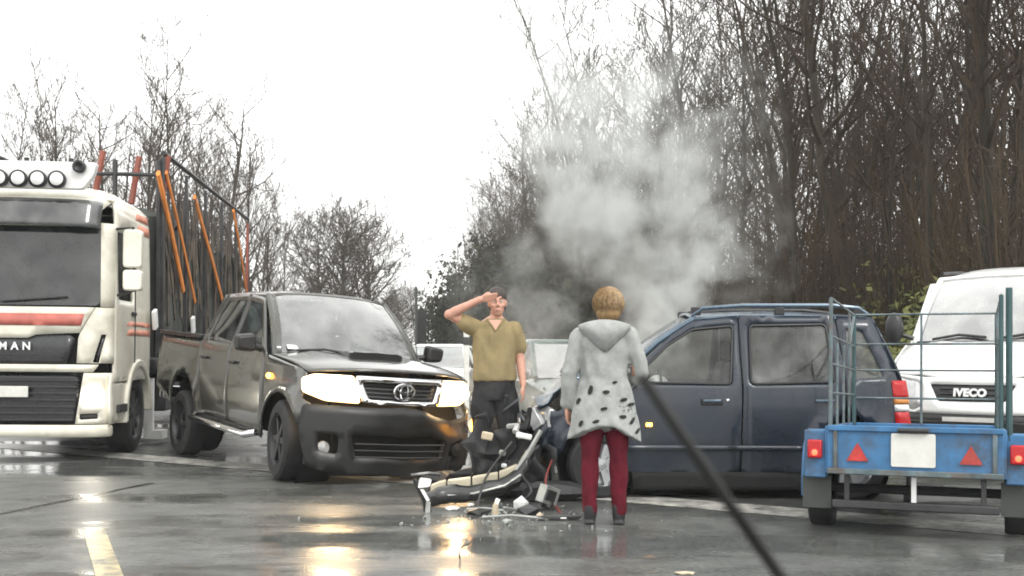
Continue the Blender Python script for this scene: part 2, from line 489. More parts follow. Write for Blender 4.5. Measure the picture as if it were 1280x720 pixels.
def branch(mb, rng, p, d, L, r, depth, up=.15, crook=.25, sides=4, kids=(6, 4, 4), spread=55, start=.25, rmin=.006):
    """One tapering limb and, along it, its smaller limbs."""
    seg = max(2, int(3 + L * .5)) if depth else 2
    pts = [V(p)]; d = V(d).normalized(); dirs = [d.copy()]
    for k in range(seg):
        d = (d + V((rng.gauss(0, 1), rng.gauss(0, 1), rng.gauss(0, 1))) * crook * (.55 if depth == 3 else 1) / seg ** .5 + V((0, 0, up)) / seg).normalized()
        pts.append(pts[-1] + d * (L / seg)); dirs.append(d.copy())
    rs = [max(rmin, r * (1 - .82 * k / seg)) for k in range(seg + 1)]
    mb.tube(pts, rs, sides if depth else 3, caps=False)
    if depth <= 0: return pts
    nk = kids[len(kids) - depth] if depth <= len(kids) else kids[0]
    for k in range(nk):
        t = start + (1 - start) * (k + rng.random()) / nk
        i = min(seg - 1, int(t * seg)); f = t * seg - i
        q = pts[i].lerp(pts[i + 1], f); dd = dirs[i + 1]
        a = rng.random() * 2 * pi; perp = dd.orthogonal().normalized(); perp = M4.Rotation(a, 3, dd) @ perp
        ang = R(spread * (.6 + .7 * rng.random()))
        nd = dd * cos(ang) + perp * sin(ang)
        branch(mb, rng, q, nd, L * (.30 + .30 * rng.random()) * (1.15 - .55 * t), max(rmin, rs[i] * .52), depth - 1, up * 1.3, crook, max(3, sides - 1), kids, spread, .18, rmin)
    return pts

def tree_meshes(seed, H, r0, kids=(16, 5, 4), start=.35, spread=48, lean=.03, up=.5, rmin=.008, crook=.22, ivy=False, dome=False):
    rng = random.Random(seed)
    tk = MB(); cr = MB()
    seg = 9; pts = [V((0, 0, -.15))]; d = V((rng.gauss(0, lean), rng.gauss(0, lean), 1)).normalized(); dirs = [d]
    for k in range(seg):
        d = (d + V((rng.gauss(0, .06), rng.gauss(0, .06), .05))).normalized(); pts.append(pts[-1] + d * H / seg); dirs.append(d)
    rs = [max(rmin, r0 * (1.15 if k == 0 else 1) * (1 - .9 * k / seg)) for k in range(seg + 1)]
    tk.tube(pts, rs, 7, caps=False)
    if rng.random() < .45:                       # a forked trunk
        i = rng.randint(2, 4)
        a = rng.random() * 6.28
        branch(tk, rng, pts[i], V((cos(a) * .32, sin(a) * .32, 1)), H * .55, rs[i] * .75, 0, .1, .1, 6)
    nk = kids[0]
    for k in range(nk):
        t = start + (1 - start) * (k + rng.random()) / nk
        i = min(seg - 1, int(t * seg)); q = pts[i].lerp(pts[i + 1], t * seg - i)
        a = rng.random() * 2 * pi
        ang = R(spread * (.6 + .7 * rng.random()))
        nd = V((cos(a) * sin(ang), sin(a) * sin(ang), cos(ang)))
        branch(cr, rng, q, nd, H * (.18 + .16 * rng.random()) * ((.55 + 1.0 * sin(pi * min(1, .12 + t * .8))) if dome else (1.25 - .7 * t)), rs[i] * .5 + .006, 2, up, crook, 4, (0,) + kids[1:], spread, .2, rmin)
    if ivy:
        for k in range(900):
            t = rng.random() ** 1.3 * .55
            i = min(seg - 1, int(t * seg)); q = pts[i].lerp(pts[i + 1], t * seg - i)
            a = rng.random() * 6.28; rr = rs[i] + rng.random() * .12
            c = q + V((cos(a) * rr, sin(a) * rr, rng.gauss(0, .1)))
            leaf(cr, rng, c, .05 + .04 * rng.random())
    return tk.mesh('trunk'), cr.mesh('crown')

def leaf(mb, rng, c, s):
    u = V((rng.gauss(0, 1), rng.gauss(0, 1), rng.gauss(0, 1))).normalized(); v = u.orthogonal().normalized()
    mb.add([c - u * s, c + v * s * .5, c + u * s, c - v * s * .5], [(0, 1, 2, 3)])

def finish(me, m):
    smooth_mesh(me, 60); me.materials.append(MT[m]); return me

PROTO = []
for k in range(9):                               # tall slender trees of the wood
    H = 11.5 + 4.5 * ((k * 37) % 10) / 10
    t, c = tree_meshes(100 + k, H, (.07, .10, .085, .15, .11, .075, .19, .095, .13)[k], (17 + k % 4, 6, 4), .26 + .02 * (k % 4), 42 + 2 * k, rmin=.009, lean=.02 + .025 * (k % 4))
    PROTO.append((finish(t, 'bark_dark' if k % 2 else 'bark'), finish(c, 'twig'), H))
THIN = []
for k in range(5):                               # thin young stems
    t, c = tree_meshes(300 + k, 7.5 + k * .7, .04, (18, 5, 3), .12, 45, lean=.08, rmin=.007)
    THIN.append((finish(t, 'bark_dark'), finish(c, 'twig'), 7.5 + k * .7))
BROAD = []
for k in range(4):                               # wide crowned trees
    t, c = tree_meshes(500 + k, 10.5, .22, (44, 10, 7), .10, 66, up=.5, rmin=.014, crook=.3, dome=True)
    BROAD.append((finish(t, 'bark'), finish(c, 'twig'), 10.5))

def plant_tree(proto, x, y, z, s, rz, label, group, name='bare_tree'):
    t = thing(name, label, 'tree', (x, y, z), (0, 0, rz), group, s)
    for nm, me in (('trunk', proto[0]), ('crown', proto[1])):
        o = bpy.data.objects.new(nm, me); C.objects.link(o); o.parent = t
    return t

rng = random.Random(21)
def px_of(x, y): return 640 + FPX * x / y
# front rows and depth of the wood on the right
spots = []
tries = 0
while len(spots) < 235 and tries < 20000:
    tries += 1
    y = 16 + 105 * rng.random() ** 1.9
    x = forest_edge(y) + .6 + (22 * rng.random() ** 1.25) * (1 if y < 60 else .5)
    if not 520 < px_of(x, y) < 1330: continue
    if y < 21 and px_of(x, y) < 1180: continue
    if any((x - a) ** 2 + (y - b) ** 2 < (.55 if y < 35 else 1.0) for a, b in spots): continue
    spots.append((x, y))
spots += [(8.9, 17.6), (10.4, 19.0), (11.2, 20.5)]
for x, y in spots:
    p = px_of(x, y)
    thin = rng.random() < .38
    pr = rng.choice(THIN if thin else PROTO)
    look = 'thin bare tree' if thin else 'tall bare tree'
    depth = 'front of the wood' if x - forest_edge(y) < 4 else 'deep wood'
    for lim, where, grp in ((1230, 'over the white van roof', 'trees behind the white van'), (1150, 'just left of the white van', 'trees behind the white van'), (1020, 'above the rear of the blue car', 'trees above the blue car'), (915, 'above the front of the blue car', 'trees above the blue car'),
                            (790, 'behind the right of the smoke', 'trees behind the smoke'), (660, 'behind the left of the smoke', 'trees behind the smoke'), (590, 'above the man', 'trees at the far end of the wood'), (0, 'beside the far road gap', 'trees at the far end of the wood')):
        if p > lim: break
    lab = look + (' at the ' if depth[0] == 'f' else ' in the ') + depth + ' ' + where
    plant_tree(pr, x, y, max(0, hills(x, y)) - .05, (.85 + .35 * rng.random()) * (1 if y > 40 else .95), rng.random() * 6.28, lab, grp)

# left of the road: a loose row behind the lorry
rng = random.Random(5)
for px, py_top, Y in [(4, 95, 46), (22, 130, 60), (52, 150, 70), (85, 120, 58), (118, 150, 66), (140, 22, 38), (158, 120, 52), (182, 130, 64), (205, 90, 50), (228, 140, 62),
                      (252, 120, 55), (268, 165, 70), (285, 178, 62), (303, 195, 70), (318, 240, 82), (334, 256, 84), (345, 245, 95), (352, 300, 110), (60, 175, 48), (172, 170, 46), (215, 165, 80), (240, 185, 85), (12, 160, 40), (36, 175, 44), (70, 110, 75), (100, 165, 50), (128, 175, 44), (150, 160, 75), (192, 150, 44), (220, 190, 52), (262, 200, 60), (278, 215, 80), (296, 225, 62), (310, 235, 90), (325, 270, 75), (340, 285, 90), (258, 150, 78), (300, 170, 85)]:
    pr = rng.choice(PROTO)
    h = EYE + (HORIZON - py_top) * Y / FPX
    lab = ('tall ' if py_top < 130 else 'middling ' if py_top < 190 else 'low ') + 'bare tree beyond the ' + ('roof lamps of the white lorry' if px < 110 else 'front of the covered load' if px < 200 else 'rear of the covered load' if px < 300 else 'pickup cab roof')
    plant_tree(pr, (px - 640) * Y / FPX, Y, 0, h / pr[2], rng.random() * 6.28, lab, 'trees behind the lorry')
# the rounded group beyond the pickup, and its low neighbours
for px, py_top, Y, lab in [(404, 282, 104, 'left one of the three broad bare trees beyond the pickup roof'), (430, 268, 98, 'tallest of the three broad bare trees beyond the pickup roof'), (458, 285, 108, 'right one of the three broad bare trees beyond the pickup roof')]:
    h = EYE + (HORIZON - py_top) * Y / FPX
    plant_tree(BROAD[(px // 7) % 4], (px - 640) * Y / FPX, Y, 0, h / 10.5, px, lab, 'broad trees beyond the pickup')
for px, py_top, Y, lab in [(492, 362, 150, 'low bare tree far off beside the rounded trees'), (508, 372, 170, 'smallest far bare tree near the road sign'), (372, 352, 140, 'low far bare tree over the pickup windscreen edge')]:
    h = EYE + (HORIZON - py_top) * Y / FPX
    plant_tree(BROAD[px % 4], (px - 640) * Y / FPX, Y, 0, h / 10.5, px, lab, None)

# brushwood: the brown tangle of stems low in the wood, too fine to count
def brush(name, spots, seed, hmin, hmax, m='brush'):
    rng = random.Random(seed); mb = MB()
    for x, y, z in spots:
        h = hmin + (hmax - hmin) * rng.random() ** 1.4
        a = rng.random() * 6.28; ln = rng.random() * .35
        p0 = V((x, y, z - .1)); p1 = p0 + V((cos(a) * ln * h * .4, sin(a) * ln * h * .4, h * .55)); p2 = p1 + V((cos(a) * ln * h * .4 + rng.gauss(0, .1), sin(a) * ln * h * .4, h * .45))
        r = .010 + .012 * rng.random()
        mb.tube([p0, p1, p2], [r, r * .7, r * .3], 3, caps=False)
        for q in range(4):
            t = .25 + .7 * rng.random(); s = p0.lerp(p1, t * 2) if t < .5 else p1.lerp(p2, t * 2 - 1)
            e = s + V((rng.gauss(0, .35), rng.gauss(0, .35), .25 + .5 * rng.random())) * (h * .22 + .15)
            mb.tube([s, e], [r * .5, .004], 3, caps=False)
    return props(mb.build(name, m, ang=60), kind='stuff')
rng = random.Random(77)
sp = []
while len(sp) < 15000:
    y = 19 + 110 * rng.random() ** 1.7
    x = forest_edge(y) + .5 + 16 * rng.random() ** 1.5
    if 515 < px_of(x, y) < 1340: sp.append((x, y, max(0, hills(x, y))))
brush('brushwood_undergrowth', sp, 3, .9, 6.0)
sp = []
while len(sp) < 3200:
    px = -20 + 480 * rng.random(); Y = 48 + 60 * rng.random()
    if px > 360: Y = 90 + 30 * rng.random()
    sp.append(((px - 640) * Y / FPX, Y, 0))
brush('roadside_undergrowth', sp, 4, .8, 4.0)

# green shoots and evergreen shrubs in front of the wood
def shrub(px, Y, h, wd, lab, seed, n=1700, m='evergreen', ls=.05):
    rng = random.Random(seed); x = (px - 640) * Y / FPX
    t = thing('shrub', lab, 'shrub', (x, Y, max(0, hills(x, Y))), (0, 0, 0), 'shrubs at the edge of the wood')
    st = MB(); lf = MB(); tips = []
    for k in range(9):
        a = rng.random() * 6.28; e = V((cos(a) * wd * .5 * rng.random(), sin(a) * wd * .5 * rng.random(), h * (.55 + .45 * rng.random())))
        st.tube([(0, 0, 0), e * .5 + V((0, 0, .1)), e], [.02, .013, .005], 4, caps=False); tips.append(e)
    for k in range(n):
        e = rng.choice(tips); u = rng.random() ** .6
        c = e * u + V((rng.gauss(0, .13), rng.gauss(0, .13), rng.gauss(0, .13))) * wd * .8
        if c.z > .03: leaf(lf, rng, c, ls + ls * rng.random())
    st.build('stem', 'twig', t); lf.build('foliage', m, t)
shrub(1122, 18.2, 1.5, 1.3, 'yellow green shrub showing between the blue car and the white van', 11)
shrub(1150, 18.8, 2.1, 1.2, 'taller yellow green shrub right behind the white van mirror', 12)
shrub(1176, 19.5, 2.5, 1.4, 'green shrub rising beside the white van roof', 13)
shrub(1212, 20.5, 2.7, 1.6, 'dull green shrub above the white van windscreen', 14, 500)
shrub(1132, 22.5, 2.4, 2.6, 'spreading yellow green bush behind the trailer rails', 16, 2600, 'evergreen', .06)
shrub(1190, 24.0, 2.9, 2.6, 'farthest yellow green bush left of the white van roof', 17, 2600, 'evergreen', .06)
for px, Y, h, wd, lab in [(548, 92, 6.0, 5.5, 'dark ivy covered bush at the far tip of the wood'), (578, 78, 7.2, 5.5, 'dark ivy covered bush rising left of the raised elbow'), (606, 68, 8.0, 5.0, 'dark ivy covered thicket right above the raised arm'),
                          (636, 60, 7.6, 4.6, 'tallest dark ivy covered thicket behind the head of the man'), (664, 53, 6.4, 4.0, 'dark ivy covered thicket between the man and the smoke'), (694, 47, 5.0, 3.6, 'low dark ivy covered thicket behind the foot of the smoke'), (722, 42, 4.2, 3.4, 'lowest dark ivy covered thicket behind the pale hood')]:
    shrub(px, Y, h, wd, lab, px, 4200, 'ivy', .11)
# ---------------------------------------------------------------- the grey pickup
MT['pickup_paint'] = mat('pickup_paint', (.050, .054, .050), .30, .45, vary=.10, scale=1.6, coat=1.0, rvary=.06, dirt=.55, dscale=1.8)
MT['pickup_plastic'] = mat('pickup_plastic', (.016, .016, .016), .42, vary=.3)
MT['windscreen'] = glass('windscreen', (.45, .55, .54), .16, 4.2)  # film thickened to paint in sky reflection
MT['side_glass'] = glass('side_glass', (.38, .46, .45), .06, 1.25)
MT['headlight_on'] = glow('headlight_on', (1.0, .60, .24), 3.2)
MT['headlight_core'] = glow('headlight_core', (1.0, .68, .34), 70)
MT['amber_on'] = glow('amber_on', (1.0, .40, .04), 12, (.8, .35, .05))
MT['lamp_lens'] = mat('lamp_lens', (.55, .56, .56), .12, .3, vary=.2, coat=1)

def crumple(amount, f=3.2, seed=0):
    def fn(p, k=1.0):
        n1 = mn.noise_vector(V(p) * f + V((seed, 0, 0))); n2 = mn.noise_vector(V(p) * f * 2.7 + V((0, seed, 0)))
        return V(p) + (n1 + n2 * .4) * amount * k
    return fn

def build_pickup():
    A = R(-57)
    t = thing('pickup_truck', 'dark grey double cab pickup with blazing headlights and a bonnet scoop, nose against the debris', 'pickup truck', (-2.55, 13.55, .03), (R(-3.4), R(3.0), A), None, 1.055)
    AX, BX, WZ, AR = 1.66, -1.42, .385, .475          # axles, wheel centre height, arch radius
    def S(x, z):
        y = .885
        y -= .30 * soft(z - 1.22)
        if z < .6: y -= .12 * (.6 - z)
        y += .012 * sin((z - .5) * 4.2)
        if x > 1.85: y -= .30 * (x - 1.85) ** 2
        if x < -.95: y -= .015
        for ax in (AX, BX):
            r = math.hypot(x - ax, z - WZ)
            y += .042 * math.exp(-((r - AR - .01) / .075) ** 2)
        return y
    def side(name, poly, s, m='pickup_paint', holes=(), parent=t, inset=0, step=.075, thick=.02):
        return MB().patch(poly, lambda x, z: (x, s * (S(x, z) - inset), z), step, holes, (0, s, 0)).build(name, m, parent, thick)
    for s in (-1, 1):
        side('front_fender', [(1.14, .40)] + [(1.14, 1.20), (1.5, 1.165), (2.0, 1.115), (2.13, 1.075), (2.09, .84), (2.22, .80), (2.24, .70), (2.14, .60)] + arc(AX, WZ, AR, 27, 180, 12), s)
        wf = round_poly([(.98, 1.245), (.50, 1.70), (.15, 1.735), (.13, 1.255)], .03)
        d = side('front_door', [(1.125, .42), (1.125, 1.20), (.545, 1.765), (.105, 1.80), (.09, 1.22), (.09, .42)], s, holes=[wf])
        side('window', wf, s, 'side_glass', parent=d, inset=.012, thick=0)
        MB().box((.24, s * (S(.24, 1.05) + .022), 1.06), (.17, .03, .035)).build('handle', 'pickup_plastic', d, bevel=.01)
        wr = round_poly([(.05, 1.255), (.05, 1.735), (-.52, 1.715), (-.66, 1.55), (-.73, 1.265)], .03)
        d = side('rear_door', [(.08, .42), (.08, 1.80), (-.62, 1.78), (-.80, 1.52), (-.87, 1.22), (-.87, .80), (-.97, .70)][:6] + [(-.93, .62), (-.93, .42)], s, holes=[wr])
        side('window', wr, s, 'side_glass', parent=d, inset=.012, thick=0)
        MB().box((-.70, s * (S(-.7, 1.05) + .022), 1.06), (.17, .03, .035)).build('handle', 'pickup_plastic', d, bevel=.01)
        side('rear_pillar', [(-.63, 1.78), (-.74, 1.785), (-.93, 1.24), (-.94, .62), (-.885, .8), (-.885, 1.22), (-.815, 1.52)], s)
        side('bed_side', [(-.98, .46), (-.98, 1.27), (-2.56, 1.27), (-2.58, .60), (-2.30, .52), (BX - AR, WZ)] + arc(BX, WZ, AR, 180, 0, 12)[1:] , s)
        MB().box((-1.77, s * .85, 1.285), (1.60, .075, .05)).build('bed_rail', 'pickup_plastic', t, bevel=.012)
        # chrome side step
        MB().tube([(1.05, s * .90, .40), (.95, s * .98, .37), (-.78, s * .98, .37), (-.88, s * .90, .40)], .036, 10).build('side_step', 'chrome', t)
        # mirror
        m_ = MB().prism(round_poly([(s * .95, 1.20), (s * 1.17, 1.205), (s * 1.19, 1.37), (s * .97, 1.40)], .05), lambda y, z: (.98, y, z), lambda y, z: (1.10, s * 1.07 + (y - s * 1.07) * .82, 1.30 + (z - 1.30) * .82)).build('door_mirror', 'pickup_plastic', t, recalc=True, bevel=.025)
        MB().tube([(.98, s * .88, 1.24), (1.0, s * .98, 1.26)], [.035, .03], 8).build('mirror_arm', 'pickup_plastic', m_)
        for ax in (AX, BX):
            wheel(t, (ax, s * .80, WZ + ((.015 if s < 0 else .10) if ax == AX else (-.14 if s < 0 else -.05))), .385, .245, s, 'dark_steel', 6, steer=(R(-8) if ax == AX else 0))
        # side repeater lamp lit amber
        MB().ball((1.30, s * (S(1.3, 1.0) + .012), .99), (.05, .02, .03), 10, 6).build('side_repeater', 'amber_on', t)
    # dark innards that keep daylight out
    MB().box((.1, 0, .62), (1.9, 1.5, .42)).box((1.3, 0, .78), (1.0, 1.1, .5)).box((-.9, 0, .5), (3.2, .9, .16)).build('underbody', 'underside', t)
    for s in (-1, 1):
        for ax in (AX, BX):
            MB().lathe([(.46, -.16), (.47, .13), (.05, -.17)][:2], 18, (ax, s * .66, WZ)).lathe([(.46, 0), (.02, 0.001)], 18, (ax, s * .50, WZ)).build('wheel_liner', 'underside', t)
    # roof and glass
    def roof(u, v):
        x = .56 + (-.74 - .56) * v; k = (2 * u - 1)
        zt = 1.80 - .015 * v
        yy = S(x, zt) * k
        return (x + .05 * (1 - abs(k) ** 2) * (1 - 2 * v), yy, zt + .075 * (1 - abs(k) ** 3.2) * (.55 + .45 * sin(pi * min(1, v * .8 + .1))))
    MB().grid(roof, 20, 14).build('roof', 'pickup_paint', t, .02, recalc=False)
    def ws(u, v, g=0):
        k = 2 * u - 1; b = V((1.30 - .13 * k * k, k * (.80 - .0), 1.20)); e = V((.60 - .05 * k * k, k * .665, 1.80 + .055 * (1 - abs(k) ** 3)))
        p = b.lerp(e, v); p.x += .05 * sin(pi * v); p.z += .03 * sin(pi * v); return p
    MB().grid(lambda u, v: ws(.035 + .93 * u, .03 + .93 * v), 18, 10).build('windscreen', 'windscreen', t)
    fr = MB()
    for u0, u1, v0, v1 in ((0, .035, 0, 1), (.965, 1, 0, 1), (.035, .965, .96, 1)):
        fr.grid(lambda u, v: ws(u0 + (u1 - u0) * u, v0 + (v1 - v0) * v) + V((.004, 0, .004)), 8, 8)
    for k in (-1, 1):                           # a pillar from cowl to roof
        fr.tube([ws((1 + k * .985) / 2, v) + V((-.02, k * .015, -.012)) for v in (0, .33, .66, 1)], .036, 8)
    fr.build('windscreen_surround', 'pickup_paint', t, .01)
    MB().tube([V(ws(u, .0)) + V((.02, 0, .012)) for u in (.06, .3, .5, .7, .94)], .022, 6).build('cowl', 'black_plastic', t)
    for a, b in ((.12, .47), (.50, .86)):
        MB().tube([ws(a, .05) + V((.03, 0, .02)), ws((a + b) / 2, .075) + V((.03, 0, .025)), ws(b, .045) + V((.03, 0, .02))], .012, 5).build('wiper', 'black_plastic', t)
    p = ws(.10, .1)
    MB().box(p + V((.006, 0, .01)), (.004, .11, .06), M4.Rotation(R(-48), 3, 'Y')).build('windscreen_sticker', 'white_plate', t)
    MB().ball(ws(.5, .93) + V((-.08, 0, -.05)), (.02, .11, .035), 10, 6).build('inside_mirror', 'black_plastic', t)
    def rw(u, v):
        k = 2 * u - 1; return V((-.90, k * .78, 1.25)).lerp(V((-.74, k * .66, 1.79)), v)
    MB().grid(lambda u, v: rw(.1 + .8 * u, .12 + .75 * v), 4, 4).build('rear_window', 'side_glass', t)
    MB().grid(rw, 1, 1).build('cab_back', 'pickup_paint', t).hide_render = False
    # interior
    for s in (-1, 1):
        st = MB(); st.box((.25, s * .38, .80), (.5, .5, .16)); st.box((-.02, s * .38, 1.12), (.14, .48, .56), M4.Rotation(R(-10), 3, 'Y')); st.box((-.10, s * .38, 1.50), (.09, .26, .17))
        st.build('seat', 'seat_cloth', t, bevel=.04)
    MB().box((.98, 0, 1.10), (.34, 1.5, .20)).build('dashboard', 'interior', t, bevel=.05)
    MB().lathe([(.185, -.014), (.20, 0), (.185, .014), (.17, 0), (.185, -.014)], 20, (0, 0, 0), 'X').build('steering_wheel', 'interior', t).location = (.70, .38, 1.15)
    # bonnet with scoop
    def hood(u, v, dz=0):
        k = 2 * u - 1; x0 = 1.29 - .10 * k * k; x1 = 2.40 - .30 * abs(k) ** 2.2
        x = x0 + (x1 - x0) * v
        z = 1.205 - .055 * v - .055 * v ** 4 + .035 * (1 - k * k) - .02 * abs(k) ** 6 + .018 * math.exp(-((abs(k) - .52) / .13) ** 2) * (1 - v)
        return V((x, k * (S(x, 1.1) - .035), z + dz))
    MB().grid(hood, 24, 18).build('bonnet', 'pickup_paint', t, .02)
    sm = MB()
    ring = lambda x, h, w_: [V((x, -w_, 1.20)), V((x, -w_ * .93, 1.235 + h)), V((x, 0, 1.25 + h)), V((x, w_ * .93, 1.235 + h)), V((x, w_, 1.20))]
    sm.rings([ring(1.30, .0, .20), ring(1.45, .035, .27), ring(1.72, .055, .30), ring(1.79, .045, .305)], caps=True)
    o = sm.build('bonnet_scoop', 'pickup_paint', t, recalc=True)
    MB().prism(round_poly([(-.275, 1.222), (.275, 1.222), (.25, 1.288), (-.25, 1.288)], .012), lambda y, z: (1.785, y, z), lambda y, z: (1.803, y, z)).build('scoop_opening', 'underside', o, recalc=True)
    # front face
    def F(y, z): return 2.44 - .30 * (abs(y) / .9) ** 2.3 - .16 * max(0, z - .82) + .02 * sin(z * 5)
    def face(name, poly, m, holes=(), push=0, parent=t, step=.07, thick=.02):
        return MB().patch(poly, lambda y, z: (F(y, z) + push, y, z), step, holes, (1, 0, 0)).build(name, m, parent, thick)
    go = round_poly([(-.47, 1.085), (.47, 1.085), (.40, .83), (-.40, .83)], .03)
    gi = round_poly([(-.41, 1.03), (.41, 1.03), (.345, .87), (-.345, .87)], .03)
    face('grille_surround', go, 'chrome', [gi], .03, thick=.05)
    g = face('grille', gi, 'black_plastic', push=-.03)
    for k in range(4):
        z = .892 + k * .037; hw = .34 + .055 * (z - .87) / .16
        MB().tube([(F(y, z) - .005, y, z) for y in (-hw, -hw / 2, 0, hw / 2, hw)], .009, 6).build('grille_bar', 'dark_steel', g)
    em = MB()
    def ell(cy, cz, ry, rz, r):
        pts = [(F(0, .95) + .05, cy + ry * cos(2 * pi * q / 20), cz + rz * sin(2 * pi * q / 20)) for q in range(21)]
        em.tube(pts, r, 6, caps=False)
    ell(0, .955, .105, .072, .012); ell(0, .955, .040, .070, .009); ell(0, .985, .075, .036, .009)
    em.build('emblem', 'chrome', g)
    for s in (-1, 1):
        hp = round_poly([(s * .475, 1.08), (s * .80, 1.075), (s * .90, 1.03), (s * .895, .90), (s * .72, .835), (s * .415, .83)], .03)
        h = face('headlight', hp, 'headlight_on', push=.012, thick=.03)
        MB().ball((F(.62, .95) + .02, s * .64, .955), (.02, .16, .085), 16, 10).build('bulb', 'headlight_core', h)
    bp_out = round_poly([(-.93, .80), (.93, .80), (.95, .55), (.86, .25), (.5, .20), (-.5, .20), (-.86, .25), (-.95, .55)], .05)
    hole = round_poly([(-.52, .56), (.52, .56), (.46, .36), (-.46, .36)], .03)
    fogs = [round_poly([(s * .62, .54), (s * .80, .56), (s * .78, .40), (s * .62, .38)], .03) for s in (-1, 1)]
    dent = crumple(.10, 2.4, 6)
    def bump_at(y, z):
        p = V((F(y * .93, .75) + .09 - .25 * (z - .55) ** 2, y, .80 - (.80 - z) * 1.06)); k = max(0, min(1, (y + .25) * 1.1))
        return dent(p - V((.10 * k, 0, .05 * k * k)), k)
    bmp = MB().patch(bp_out, bump_at, .07, [hole] + fogs, (1, 0, 0)).build('bumper', 'pickup_plastic', t, .02)
    MB().box((2.26, 0, .40), (.05, 1.25, .52)).build('air_intake', 'underside', bmp)
    for z in (.34, .40, .46):
        MB().tube([(2.45, -.47, z), (2.50, 0, z), (2.45, .47, z)], .008, 5).build('intake_bar', 'black_plastic', bmp)
    for s in (-1, 1):
        MB().lathe([(.065, 0), (.06, .02), (.001, .03)], 16, (2.27, s * .71, .40), 'X').build('fog_lamp', 'lamp_lens' if s < 0 else 'dark_steel', bmp)
        MB().box((2.21, s * .71, .40), (.05, .30, .32)).build('fog_housing', 'underside', bmp)
    MB().ball((2.37, .86, .66), (.05, .07, .085), 12, 8).build('turn_signal', 'amber_on', t)
    # bed
    MB().box((-1.77, 0, .80), (1.58, 1.62, .06)).box((-.985, 0, 1.02), (.04, 1.66, .46)).build('bed_floor', 'pickup_plastic', t)
    MB().box((-2.57, 0, .95), (.05, 1.66, .60)).build('tailgate', 'pickup_paint', t, bevel=.02)
    MB().box((-2.66, 0, .52), (.12, 1.6, .16)).build('rear_bumper', 'chrome', t, bevel=.03)
    # sills
    for s in (-1, 1):
        side('sill', [(1.13, .36), (1.13, .415), (-.93, .415), (-.93, .36)], s, 'pickup_plastic')
    # aerial
    MB().tube([(1.20, .80, 1.18), (.9, .80, 1.9)], [.006, .003], 5).build('aerial', 'black_plastic', t)
    return t
build_pickup()
# ---------------------------------------------------------------- the white lorry on the left
MT['lorry_white'] = mat('lorry_white', (.70, .68, .57), .35, vary=.10, scale=1.3, coat=.4, col2=(.78, .76, .66), dirt=.40, dcol=(.30, .25, .18), dscale=1.6)
MT['lorry_red'] = mat('lorry_red', (.46, .13, .10), .45, vary=.2)
MT['lorry_salmon'] = mat('lorry_salmon', (.60, .25, .17), .5, vary=.2)
MT['lorry_black'] = mat('lorry_black', (.015, .016, .018), .3, vary=.3, coat=.3)
MT['lorry_windscreen'] = glass('lorry_windscreen', (.16, .22, .23), .05, 1.6)
MT['visor'] = glass('visor', (.16, .18, .19), .10, 2.2)
MT['tarp'] = mat('tarp', (.030, .036, .034), .85, vary=.55, scale=2.2, col2=(.075, .08, .07), stretch=(3, 3, .3), bump=.5, bscale=12)
MT['wreck_rod'] = mat('wreck_rod', (.045, .043, .038), .7, vary=.5, scale=3, col2=(.16, .13, .10))
MT['strap_orange'] = mat('strap_orange', (.72, .24, .05), .7, vary=.25, scale=4)
MT['frame_red'] = mat('frame_red', (.25, .07, .045), .6, vary=.3)
MT['lorry_lamp'] = glow('lorry_lamp', (1, .93, .80), 30)

